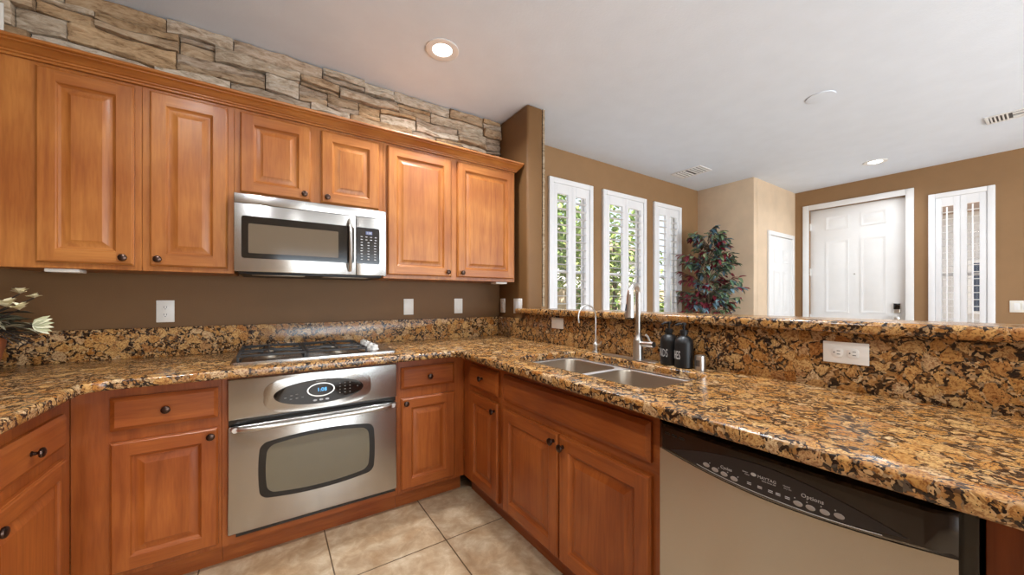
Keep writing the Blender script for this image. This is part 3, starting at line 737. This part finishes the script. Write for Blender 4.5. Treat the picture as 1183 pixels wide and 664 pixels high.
# ------------------------------------------------------------------ sink
sk = thing('kitchen_sink', 'undermount double-bowl stainless steel sink', 'sink', (1.26, 1.15, .66))
def bowl(x0, x1, y0, y1, depth, name='bowl'):
    g = G(); zt = .8645; T_ = .002
    def rg(i, z, r): return [(p[0], p[1], z) for p in rrect(x0 + i, x1 - i, y0 + i, y1 - i, r, 6)]
    rings = [rg(0, zt, .055), rg(.003, zt - .006, .055), rg(.010, zt - depth + .05, .055), rg(.018, zt - depth + .02, .05), rg(.036, zt - depth + .004, .04), rg(.07, zt - depth, .03)]
    g.loft(rings, cap0=False)
    outr = [rg(-.002, zt, .055), rg(.000, zt - .01, .055), rg(.008, zt - depth + .05, .055), rg(.016, zt - depth + .016, .05), rg(.036, zt - depth - .003, .04), rg(.07, zt - depth - .005, .03)]
    g.loft(outr, cap0=False)
    a, b = g.vs(rings[0]), g.vs(outr[0])
    for i in range(len(a)): g.face([a[i], a[(i + 1) % len(a)], b[(i + 1) % len(a)], b[i]])
    o = g.out(name, STB, sk, sharp=60)
    g = G(); cx, cy = (x0 + x1) / 2, (y0 + y1) / 2
    g.lathe((cx, cy, zt - depth + .0005), [(.042, 0), (.042, .003), (.034, .004), (.030, .001), (.008, .001)], 20); g.out('drain', CHR, o)
bowl(1.086, 1.459, 1.216, 1.566, .19); bowl(1.086, 1.459, .784, 1.184, .19)
bm = bmesh.new(); es = []
for pts in (rrect(1.050, 1.495, .750, 1.596, .06, 6), rrect(1.086, 1.459, 1.216, 1.566, .055, 6), rrect(1.086, 1.459, .784, 1.184, .055, 6)):
    v = [bm.verts.new((p[0], p[1], .8648)) for p in pts]; es += [bm.edges.new((v[k], v[(k + 1) % len(v)])) for k in range(len(v))]
bmesh.ops.triangle_fill(bm, use_beauty=True, edges=es)
for f in list(bm.faces):
    c = f.calc_center_median()
    if 1.086 < c.x < 1.459 and (1.216 < c.y < 1.566 or .784 < c.y < 1.184) and all(1.0855 < v.co.x < 1.4595 for v in f.verts) and (all(v.co.y > 1.2 for v in f.verts) or all(v.co.y < 1.2 for v in f.verts)): bm.faces.remove(f)
ex_ = bmesh.ops.extrude_face_region(bm, geom=bm.faces[:])
for v in ex_['geom']:
    if isinstance(v, bmesh.types.BMVert): v.co.z = .8632
g = G(); g.bm.free(); g.bm = bm; g.out('rim', RIM, sk)
# ---- faucets
fa = thing('kitchen_faucet', 'tall brushed nickel pull-down kitchen faucet behind the sink', 'faucet', (1.535, 1.16, .905))
g = G(); g.prism(rrect(1.506, 1.561, 1.052, 1.39, .025, 6), .9055, .9095, bev=.001); g.out('deck_plate', CHR, fa)
g = G(); g.lathe((1.535, 1.16, .9097), [(.027, 0), (.027, .01), (.0255, .02), (.0245, .09), (.023, .098), (.016, .112), (.0135, .125)], 24); g.out('base', CHR, fa)
g = G(); dx, dy = -.100, -.031; pts = [(1.535, 1.16, 1.03), (1.535, 1.16, 1.1), (1.535, 1.16, 1.2)]
rd = .054
for i in range(1, 13):
    a = math.pi * i / 12; k = (1 - math.cos(a)) / 2
    pts.append((1.535 + dx * k, 1.16 + dy * k, 1.225 + rd * math.sin(a)))
g.tube(pts, [.0125] * (len(pts) - 3) + [.014, .0155, .016], 14); g.out('spout', CHR, fa)
ex, ey, ez = pts[-1]
g = G(); g.tube([(ex, ey, ez + .004), (ex - .002, ey, ez - .03), (ex - .006, ey - .002, ez - .085), (ex - .0075, ey - .003, ez - .104)], [.0165, .018, .0215, .0222], 16); hd = g.out('spray_head', CHR, fa)
g = G(); g.tube([(ex - .007, ey - .003, ez - .1045), (ex - .0078, ey - .003, ez - .108)], [.018, .018], 14); g.out('nozzle', BLKM, hd)
g = G(); g.tube([(ex - .019, ey + .006, ez - .04), (ex - .026, ey + .006, ez - .07)], .004, 8); g.out('spray_button', BLKM, hd)
g = G(); g.tube([(1.533, 1.138, .988), (1.530, 1.11, .990), (1.527, 1.066, .992)], [.014, .0145, .0145], 16); hb = g.out('handle_hub', CHR, fa)
g = G(); g.tube([(1.527, 1.085, .998), (1.523, 1.097, 1.03), (1.515, 1.103, 1.038)], [.006, .005, .006], 10); g.out('lever', CHR, hb)
ff = thing('filter_faucet', 'slim gooseneck drinking water faucet left of the main faucet', 'faucet', (1.55, 1.46, .905))
g = G(); g.lathe((1.55, 1.46, .9055), [(.021, 0), (.020, .006), (.013, .010), (.012, .03), (.015, .034), (.015, .05), (.010, .056), (.0075, .075)], 18); g.out('base', CHR, ff)
g = G(); pts = [(1.55, 1.46, .975), (1.55, 1.46, 1.06), (1.55, 1.46, 1.105)]
for i in range(1, 15):
    a = R(205) * i / 14; pts.append((1.55 - .068 + .068 * math.cos(a), 1.46, 1.108 + .068 * math.sin(a)))
g.tube(pts, .0042, 10); g.out('spout', CHR, ff)
g = G(); g.tube([(1.55, 1.448, .948), (1.547, 1.425, .955), (1.545, 1.412, .972)], [.006, .0055, .0045], 10); g.out('lever', CHR, ff)
# ---- soap bottles
def bottle(x, y, word, face, label, r=.0385):
    b = thing('soap_bottle', label, 'soap dispenser', (x, y, .9055), 'black pump bottles beside the sink')
    g = G(); g.lathe((x, y, .9055), [(r - .004, 0), (r, .004), (r, .108), (r - .002, .120), (r - .009, .132), (r - .019, .139), (.014, .142), (.014, .148)], 32); g.out('body', BLKM, b)
    g = G(); g.lathe((x, y, 1.0537), [(.0165, 0), (.0165, .018), (.009, .020), (.005, .021), (.005, .040), (.011, .041), (.011, .050), (.004, .052)], 20)
    d = Vector((math.cos(face), math.sin(face), 0)); o = Vector((x, y, 1.0995))
    g.tube([o, o + d * .022, o + d * .036 + Vector((0, 0, -.006))], [.0055, .005, .0035], 8); g.out('pump', BLKM, b)
    def warp(co):
        a = face + co.x / (r + .0004)
        rr = r + .0004 + co.z
        return (x + rr * math.cos(a), y + rr * math.sin(a), .945 + co.y)
    text(word, .052, None, GRAYW, b, 'lettering', .0002, 'CENTER', .42, warp)
ca = math.atan2(-1.0, -1.55)
bottle(1.553, 1.003, 'HANDS', ca - R(62), 'left of two black pump soap bottles, lettering ending in NDS')
bottle(1.540, .922, 'DISHES', ca - R(74), 'right of two black pump soap bottles, lettering ending in ES')
ag = thing('sink_air_gap', 'small brushed metal air gap cylinder right of the soap bottles', 'air gap', (1.548, .855, .905))
g = G(); g.lathe((1.548, .853, .9055), [(.0215, 0), (.0215, .055), (.020, .061), (.012, .063)], 24); ab = g.out('cap', CHR, ag)
g = G()
for k in range(5):
    a = ca - R(28) + R(9) * (k - 2)
    g.box(1.548 + .0213 * math.cos(a) - .0012, 1.548 + .0213 * math.cos(a) + .0005, .853 + .0213 * math.sin(a) - .001, .853 + .0213 * math.sin(a) + .001, .922, .948)
g.out('slots', SLOT, ab)

# ------------------------------------------------------------------ cooktop
ck = thing('gas_cooktop', 'stainless gas cooktop with black cast iron grates and four knobs', 'cooktop', (.225, 2.33, .905))
cx0, cx1, cy0, cy1 = -.152, .604, 2.095, 2.575
g = G(frame(0, 0, 0, 'flat')); g.prism(rrect(cx0, cx1, cy0, cy1, .015), .9055, .916, bev=.004); tr = g.out('tray', STX, ck)
gx1 = .46
burn = [(-.005, 2.215, .045), (-.005, 2.455, .035), (.305, 2.215, .035), (.305, 2.455, .045), ]
for bx, by, br_ in burn:
    g = G(); g.lathe((bx, by, .9162), [(br_ + .022, 0), (br_ + .018, .003), (br_, .004), (br_ - .002, .012), (br_ - .006, .013)], 24); bo_ = g.out('burner', STB, ck)
    g = G(); g.lathe((bx, by, .9295), [(br_ - .006, 0), (br_ - .005, .006), (br_ - .012, .008)], 24); g.out('burner_cap', IRON, bo_)
def grate(x0, x1, y0, y1, centres):
    g = G(); z0, z1 = .936, .946; w_ = .005
    for y in (y0, y1): g.box(x0, x1, y - w_, y + w_, z0, z1, bev=.0015)
    for x in (x0, x1): g.box(x - w_, x + w_, y0, y1, z0, z1, bev=.0015)
    ym = (y0 + y1) / 2; g.box(x0, x1, ym - w_, ym + w_, z0, z1, bev=.0015)
    for bx, by in centres:
        for ang in (0, 90, 180, 270):
            d = Vector((math.cos(R(ang)), math.sin(R(ang)), 0))
            far = (x1 - bx if ang == 0 else bx - x0 if ang == 180 else (y1 if by > ym else ym) - by if ang == 90 else by - (ym if by > ym else y0))
            a = Vector((bx, by, .944)) + d * .022; b = Vector((bx, by, .941)) + d * far
            g.tube([a, a + d * .02 + Vector((0, 0, .004)), b], .0045, 6)
    for x in (x0, x1):
        for y in (y0, ym, y1): g.box(x - .005, x + .005, y - .005, y + .005, .9165, z0, bev=.001)
    g.out('grate', IRON, ck)
grate(-.125, .150, 2.120, 2.548, [(-.005, 2.215), (-.005, 2.455)]); grate(.162, .445, 2.120, 2.548, [(.305, 2.215), (.305, 2.455)])
KW = plain('cooktop_knob', (206, 202, 196), .35)
for i, (kx, ky) in enumerate(((.515, 2.50), (.530, 2.43), (.515, 2.365), (.545, 2.30))):
    kx = .508; ky = 2.505 - i * .098
    g = G(); g.lathe((kx, ky, .9162), [(.025, 0), (.0245, .004), (.021, .006), (.020, .024), (.016, .027)], 20); g.box(kx - .003, kx + .003, ky - .016, ky + .018, .942, .950, bev=.001); g.out('knob', [KW], ck)

# ------------------------------------------------------------------ outlets, switches
def plate(T, w, h, label, cat, kind, horizontal=False, group=None, name='wall_outlet'):
    o = T @ Vector((0, 0, 0)); r = thing(name, label, cat, o, group)
    g = G(T); g.box(-w / 2, w / 2, -h / 2, h / 2, .0005, .006, bev=.002); pl = g.out('cover_plate', PLATE, r)
    if kind == 'outlet':
        for s in (-1, 1):
            cu, cw = ((s * .020, 0) if horizontal else (0, s * .020))
            g = G(T); g.prism(lens(cu, cw, .0165 if not horizontal else .0145, .0145 if not horizontal else .0165, pw=2.8, n=20), .0061, .008, bev=.0006); rc = g.out('socket', PLATE, pl)
            g = G(T)
            for k in (-1, 1):
                if horizontal: g.box(cu - .001, cu + .008, k * .0055 - .001, k * .0055 + .001, .0081, .0084)
                else: g.box(k * .0055 - .001, k * .0055 + .001, cw - .002, cw + .007, .0081, .0084)
            a, b = (cu - .008, 0) if horizontal else (0, cw - .008)
            g.lathe((a, b, .0081), [(.0022, 0), (.0022, .0003)], 8); g.out('slots', SLOT, rc)
    elif kind == 'switch':
        n = max(1, round(w / .06)) if not horizontal else 1
        for i in range(n):
            cu = (i - (n - 1) / 2) * .046
            g = G(T); g.box(cu - .0165, cu + .0165, -.033, .033, .0061, .0085, bev=.0015); g.out('rocker', PAINT, pl)
    elif kind == 'gfi':
        g = G(T); g.box(-.0165, .0165, -.033, .033, .0061, .0085, bev=.0015); rc = g.out('socket', PAINT, pl)
        g = G(T)
        for s in (-1, 1):
            for k in (-1, 1): g.box(k * .0055 - .001, k * .0055 + .001, s * .02 - .003, s * .02 + .004, .0086, .0089)
        g.out('slots', SLOT, rc)
    return r
og = 'white outlets on the brown kitchen wall'
p1 = plate(frame(-.465, 2.65, 1.145, 'back'), .072, .117, 'white duplex outlet on the wall left of the cooktop', 'outlet', 'outlet', group=og)
copy_thing(p1, (1.316, 0, .008), 'white duplex outlet just right of the cooktop below the right upper cabinet')
copy_thing(p1, (1.717, 0, .010), 'white duplex outlet nearest the corner on the back wall')
plate(frame(1.635, 2.585, 1.155, 'pen'), .072, .117, 'white outlet on the side wall tucked into the corner', 'outlet', 'gfi')
plate(frame(1.635, 2.362, 1.155, 'pen'), .115, .117, 'wide white wall plate at the left end of the raised bar', 'switch', 'switch', name='wall_switch')
plate(frame(1.613, 1.86, 1.048, 'pen'), .117, .072, 'blank white plate on the granite backsplash left of the thin faucet', 'wall plate', 'none', name='blank_wall_plate')
plate(frame(1.613, .392, 1.030, 'pen'), .117, .072, 'horizontal white outlet on the granite backsplash above the dishwasher', 'outlet', 'outlet', horizontal=True)
plate(frame(6.2, .19, 1.135, 'pen'), .13, .117, 'white light switch plate right of the shuttered entry window', 'switch', 'switch', name='wall_switch')
plate(frame(-1.02, 2.59, 2.46, 'back'), .08, .12, 'small white plate on the stone at the top left picture edge', 'wall plate', 'none', name='blank_wall_plate')

# ------------------------------------------------------------------ ceiling fixtures
def can(x, y, label, r=.098, k=1):
    t = thing('recessed_light', label, 'ceiling light', (x, y, ZC), 'recessed ceiling lights')
    g = G(); g.lathe((x, y, ZC), [(r, -.001), (r, -.005), (r - .006, -.007), (r * .60, -.004), (r * .58, -.001)], 32, cap=False); g.out('trim_ring', PAINT, t)
    g = G(); g.lathe((x, y, ZC), [(r * .57, -.001), (r * .55, -.0045), (.004, -.0055)], 24); g.out('lens', LAMP, t)
    l = light('can_lamp', 'AREA', (x, y, ZC - .02), (0, 0, 0), CAN_E * k, (.92, .96, 1), shape='DISK', size=.13); l.data.spread = R(150)
for x, y, lb in ((.861, 2.042, 'round recessed ceiling light above the oven side of the kitchen'), (5.49, 1.09, 'round recessed ceiling light near the front door'),
                 (-.45, 1.0, 'unseen recessed fill light added over the left counter'), (1.36, 1.02, 'round recessed ceiling light over the peninsula'), (.2, -.6, 'unseen recessed fill light added over the open kitchen floor'),  # left counter and open floor cans are unseen, added to brighten the kitchen
                 (3.2, .2, 'round recessed ceiling light in the middle of the living room'), (4.0, -1.6, 'unseen recessed fill light added at the rear of the living room'), (2.7, 1.55, 'round recessed ceiling light near the shuttered windows')):  # the rear living room can is also unseen, added for its light
    if lb.endswith('middle of the living room') or lb.endswith('shuttered windows'): continue
    can(x, y, lb, k=.45 if x > 5 else 1)
g = G(); g.lathe((3.391, .964, ZC), [(.088, -.001), (.086, -.006), (.07, -.008)], 32); tag(g.out('ceiling_cover_plate', CEIL), 'flat round white cover plate on the living room ceiling', 'cover plate')
VD = plain('vent_dark', (84, 82, 82), .6)
def vent(T, w, h, label, layout):
    r = thing('ceiling_vent', label, 'air vent', T @ Vector((0, 0, 0)))
    g = G(T)
    for a, b, c, d in ((-w / 2, w / 2, -h / 2, -h / 2 + .018), (-w / 2, w / 2, h / 2 - .018, h / 2), (-w / 2, -w / 2 + .018, -h / 2 + .018, h / 2 - .018), (w / 2 - .018, w / 2, -h / 2 + .018, h / 2 - .018)): g.box(a, b, c, d, -.010, -.0005, bev=.002)
    g.out('frame', PAINT, r)
    g = G(T); g.box(-w / 2 + .018, w / 2 - .018, -h / 2 + .018, h / 2 - .018, -.003, -.0005); g.out('duct_opening', VD, r)
    g = G(T)
    for a, b, c, d, n, ax in layout:
        for i in range(n):
            if ax == 'u': uu = a + (b - a) * (i + .5) / n; g.box(uu - (b - a) / n * .22, uu + (b - a) / n * .22, c, d, -.011, -.0035)
            else: ww = c + (d - c) * (i + .5) / n; g.box(a, b, ww - (d - c) / n * .22, ww + (d - c) / n * .22, -.011, -.0035)
    g.out('blades', PAINT, r)
Tv = Matrix.Translation((4.12, 2.38, ZC))
vent(Tv @ Matrix.Rotation(R(0), 4, 'Z'), .26, .36, 'white ceiling air vent above the indoor tree corner', [(-.11, .11, -.16, -.01, 4, 'v'), (-.11, .11, .01, .16, 4, 'v')])
Tv = Matrix.Translation((5.0, .115, ZC))
vent(Tv, .20, .42, 'white ceiling air vent at the right picture edge', [(-.08, .08, .09, .19, 5, 'v'), (-.08, .08, -.07, .075, 2, 'u'), (-.08, .08, -.19, -.09, 5, 'v')])

# ------------------------------------------------------------------ indoor tree
def leafmesh(g, lay, c, d, up, L_, wd, col, fold=.25):
    s = d.cross(up).normalized(); n = s.cross(d).normalized()
    ps = [c, c + d * L_ * .35 + s * wd * .5 + n * fold * wd, c + d * L_ * .75 + s * wd * .33 + n * fold * wd * .4, c + d * L_ - n * L_ * .12,
          c + d * L_ * .75 - s * wd * .33 + n * fold * wd * .4, c + d * L_ * .35 - s * wd * .5 + n * fold * wd, c + d * L_ * .5]
    v = g.vs(ps)
    for q in ((0, 1, 6), (1, 2, 6), (2, 3, 6), (3, 4, 6), (4, 5, 6), (5, 0, 6)):
        f = g.face([v[i] for i in q])
        for lp in f.loops: lp[lay] = col
tr_ = thing('artificial_tree', 'tall artificial tree with green and burgundy leaves in the living room corner', 'plant', (4.47, 2.37, 0))
rnd = random.Random(5); g = G(); gl = G(); lay = gl.bm.loops.layers.float_color.new('tint'); TX, TY = 4.47, 2.37
pal = [(92, 120, 92), (124, 148, 110), (164, 180, 138), (128, 40, 56), (112, 32, 46), (150, 62, 76), (134, 164, 178), (104, 132, 148), (70, 92, 72)]
for k in range(3):
    a = 2 * math.pi * k / 3; g.tube([(TX + .03 * math.cos(a), TY + .03 * math.sin(a), .30), (TX - .02 * math.cos(a + 1), TY - .02 * math.sin(a + 1), .7), (TX + .02 * math.cos(a + 2), TY + .02 * math.sin(a + 2), 1.1), (TX, TY, 1.85)], [.013, .012, .010, .004], 7)
for k in range(120):
    h = rnd.uniform(1.0, 2.08); f = (h - 1.0) / 1.1
    rad = .345 * max(0, 1 - ((f - .36) / .66) ** 2) ** .5 + .02
    a = rnd.uniform(0, 2 * math.pi); rr = rad * rnd.uniform(.55, 1)
    tip = Vector((TX + rr * math.cos(a), TY + rr * math.sin(a), h - .05 * rnd.random())); tip.x = min(tip.x, 4.84); tip.y = min(tip.y, 2.62)
    root = Vector((TX, TY, max(.9, h - rnd.uniform(.12, .28)))); mid = (tip + root) / 2 + Vector((0, 0, .05))
    g.tube([root, mid, tip], [.004, .003, .002], 5)
    cc = rnd.choice(pal); 
    for j in range(15):
        t = rnd.uniform(.35, 1.05); p = root.lerp(mid, t * 2) if t < .5 else mid.lerp(tip, (t - .5) * 2)
        d = Vector((math.cos(a) + rnd.uniform(-.9, .9), math.sin(a) + rnd.uniform(-.9, .9), rnd.uniform(-1.1, .25))).normalized()
        c3 = s2l(cc if rnd.random() < .6 else rnd.choice(pal)); kk = rnd.uniform(.8, 1.3)
        leafmesh(gl, lay, p, d, Vector((rnd.uniform(-.3, .3), rnd.uniform(-.3, .3), 1)), rnd.uniform(.07, .105), rnd.uniform(.032, .048), tuple(min(1, x * kk) for x in c3[:3]) + (1,))
g.out('trunk', plain('bark', (92, 78, 62), .85), tr_)
tag(gl.out('foliage', LEAF, tr_, sharp=180, recalc=False), kind='stuff')
g = G(); g.lathe((TX, TY, .001), [(.11, 0), (.13, .02), (.16, .26), (.17, .28), (.17, .30), (.155, .30), (.15, .27)], 28); g.lathe((TX, TY, .262), [(.149, 0), (.149, .004)], 24); g.out('planter', BRZ, tr_)

# ------------------------------------------------------------------ flower arrangement on the left counter
fl = thing('flower_arrangement', 'artificial cream blossoms with grey-green leaves in a terracotta pot at the left picture edge', 'flower arrangement', (-.97, 2.30, .905))
FX, FY = -.97, 2.30
g = G(); g.lathe((FX, FY, .9057), [(.07, 0), (.075, .01), (.098, .12), (.102, .15), (.095, .155), (.088, .15), (.08, .12)], 28); g.lathe((FX, FY, 1.02), [(.083, 0), (.083, .004)], 20); g.out('pot', TERRA, fl)
rnd = random.Random(11); gs = G(); gp = G(); lp_ = gp.bm.loops.layers.float_color.new('tint'); gL = G(); lL = gL.bm.loops.layers.float_color.new('tint')
stems = [((-.835, 2.31, 1.232), .75), ((-.85, 2.26, 1.180), 1), ((-.795, 2.30, 1.215), .6), ((-.885, 2.25, 1.182), 1), ((-.98, 2.22, 1.22), 1), ((-.815, 2.25, 1.168), .9), ((-1.05, 2.35, 1.26), 1)]
for (x, y, z), s in stems:
    gs.tube([(FX, FY, 1.0), ((FX * .6 + x * .4), (FY * .6 + y * .4), 1.0 + (z - 1.0) * .7), (x, y, z)], [.004, .003, .0025], 6)
    for j in range(9):
        a = 2 * math.pi * j / 9 + rnd.random() * .3; el = rnd.uniform(.35, 1.25)
        d = Vector((math.cos(a) * math.cos(el), math.sin(a) * math.cos(el), math.sin(el)))
        leafmesh(gp, lp_, Vector((x, y, z)), d, Vector((0, 0, 1)), .042 * s, .032 * s, s2l(rnd.choice([(226, 214, 176), (206, 190, 146), (238, 228, 196)])), .35)
for j in range(46):
    a = rnd.uniform(-1.5, .9); el = rnd.uniform(-.25, .35); r0 = rnd.uniform(.02, .09)
    p = Vector((FX + r0 * math.cos(a), FY + r0 * math.sin(a), rnd.uniform(1.06, 1.15)))
    d = Vector((math.cos(a) * math.cos(el), math.sin(a) * math.cos(el), math.sin(el)))
    leafmesh(gL, lL, p, d, Vector((rnd.uniform(-.3, .3), 0, 1)), rnd.uniform(.07, .12), rnd.uniform(.018, .03), s2l(rnd.choice([(88, 82, 64), (112, 106, 84), (70, 62, 50), (134, 128, 104)])), .3)
tipb = Vector((-.775, 2.31, 1.105)); gs.tube([(FX, FY, 1.02), (-.87, 2.31, 1.10), tipb], [.004, .003, .0025], 6)
for j in range(6):
    d = Vector((.9, -.15, (j - 2.5) * .28)).normalized(); leafmesh(gp, lp_, tipb - Vector((.03, 0, 0)), d, Vector((0, -1, .3)), .062, .022, s2l((190, 188, 150) if j % 2 else (226, 222, 190)), .3)
for j in range(14):
    a = rnd.uniform(-1.3, .8); gs.tube([(FX, FY, 1.02), (FX + .08 * math.cos(a), FY + .08 * math.sin(a), 1.09 + rnd.uniform(-.02, .03)), (FX + .17 * math.cos(a), FY + .17 * math.sin(a), 1.02 + rnd.uniform(-.02, .08))], [.004, .003, .0015], 5)
gs.out('stems', plain('dark_twig', (46, 34, 24), .8), fl); tag(gp.out('blossoms', LEAF, fl, sharp=180, recalc=False), kind='stuff'); tag(gL.out('leaves', LEAF, fl, sharp=180, recalc=False), kind='stuff')

# ------------------------------------------------------------------ outside
g = G(); g.box(-6, 26, -16, 22, -.3, -.13); tag(g.out('ground', plain('gravel', (176, 164, 148), .9, vary=.2, bmp=.6, bscale=40)), kind='structure')
g = G()
g.box(-3, 14.5, 6.3, 6.5, -.13, 1.45)
for i in range(6): g.box(-3 + i * 3.4, -2.6 + i * 3.4, 6.22, 6.58, -.13, 1.55)
tag(g.out('garden_wall', plain('block_wall', (196, 176, 152), .9, bmp=.5, bscale=50)), 'tan block garden wall outside the shuttered windows', 'wall')
def bush(x, y, z0, h, r, label, pal_, seed, name='garden_tree'):
    t = thing(name, label, 'tree' if h > 1.6 else 'shrub', (x, y, -.13)); rnd = random.Random(seed)
    g = G(); g.tube([(x, y, -.13), (x + .04, y, h * .4), (x, y, h * .8)], [.07, .05, .02], 8); g.out('trunk', plain('bark_out', (98, 80, 62), .9), t)
    gl = G(); lay = gl.bm.loops.layers.float_color.new('tint')
    for k in range(1700):
        a, b, q = rnd.uniform(0, 6.283), math.acos(rnd.uniform(-1, 1)), rnd.random() ** .4
        zc = (z0 + h) / 2; hz = (h - z0) / 2
        p = Vector((x + r * q * math.sin(b) * math.cos(a), y + r * q * math.sin(b) * math.sin(a), zc + hz * q * math.cos(b)))
        d = Vector((rnd.uniform(-1, 1), rnd.uniform(-1, 1), rnd.uniform(-.8, .5))).normalized()
        leafmesh(gl, lay, p, d, Vector((rnd.uniform(-.5, .5), .1, 1)), .15, .08, s2l(rnd.choice(pal_)))
    tag(gl.out('foliage', LEAF, t, sharp=180, recalc=False), kind='stuff')
GP = [(130, 156, 78), (156, 178, 96), (108, 136, 66), (176, 192, 118)]
bush(4.1, 5.0, 1.3, 3.3, .9, 'light green garden tree outside the first shuttered window', GP, 1)
bush(6.3, 5.4, .2, 3.4, 1.0, 'light green garden tree outside the middle shuttered window', GP, 2)
bush(8.3, 5.5, -.1, 1.2, .6, 'low green shrub against the garden wall right of the trees', GP, 3, 'garden_shrub')
def far_house(x0, x1, y0, y1, h, label, facing):
    t = thing('neighbour_house', label, 'house', ((x0 + x1) / 2, (y0 + y1) / 2, -.13))
    g = G(); g.box(x0, x1, y0, y1, -.13, h); g.out('wall', plain('stucco', (206, 204, 204), .9, bmp=.3, bscale=30), t)
    g = G(); e = .35; xm, ym = (x0 + x1) / 2, (y0 + y1) / 2
    g.loft([[(x0 - e, y0 - e, h + .001), (x1 + e, y0 - e, h + .001), (x1 + e, y1 + e, h + .001), (x0 - e, y1 + e, h + .001)], [(x0 - e, y0 - e, h + .12), (x1 + e, y0 - e, h + .12), (x1 + e, y1 + e, h + .12), (x0 - e, y1 + e, h + .12)],
            [(xm - .6, ym - .6, h + 1.6), (xm + .6, ym - .6, h + 1.6), (xm + .6, ym + .6, h + 1.6), (xm - .6, ym + .6, h + 1.6)]]); g.out('roof', plain('roof_tile', (150, 128, 112), .9, bmp=.6, bscale=20), t)
    for k in range(3):
        if facing == 'y': a = x0 + (x1 - x0) * (k + .5) / 3; T = frame(a - .5, y0 - .001, 0, 'back')
        else: a = y0 + (y1 - y0) * (k + .5) / 3; T = frame(x0 - .001, a + .5, 0, 'pen')
        g = G(T); g.box(0, 1.0, .9, 2.0, 0, .03); f = g.out('window', PAINT, t)
        g = G(T); g.box(.06, .94, .96, 1.94, .0305, .034); g.out('pane', glossglass('far_glass', (70, 84, 104), .1) if k == 0 else bpy.data.materials['far_glass'], f)
far_house(2.5, 12.5, 9.5, 15, 3.0, 'pale stucco neighbour house beyond the garden wall', 'y')
far_house(12.0, 18.0, -3.5, 4.5, 3.0, 'pale stucco neighbour house across the street from the front door', 'x')
g = G(); g.box(7.9, 8.2, -.2, .1, -.13, 2.75, bev=.01); g.box(7.82, 8.28, -.28, .18, -.13, .15, bev=.01); tag(g.out('porch_post', plain('porch_stucco', (150, 138, 130), .9)), 'square stucco porch post outside the entry window', 'post')
g = G(); g.box(6.36, 8.4, -2.5, 3.0, 2.76, 2.95); tag(g.out('porch_roof', plain('porch_ceiling', (190, 176, 160), .9)), 'flat porch roof over the front door', 'roof')
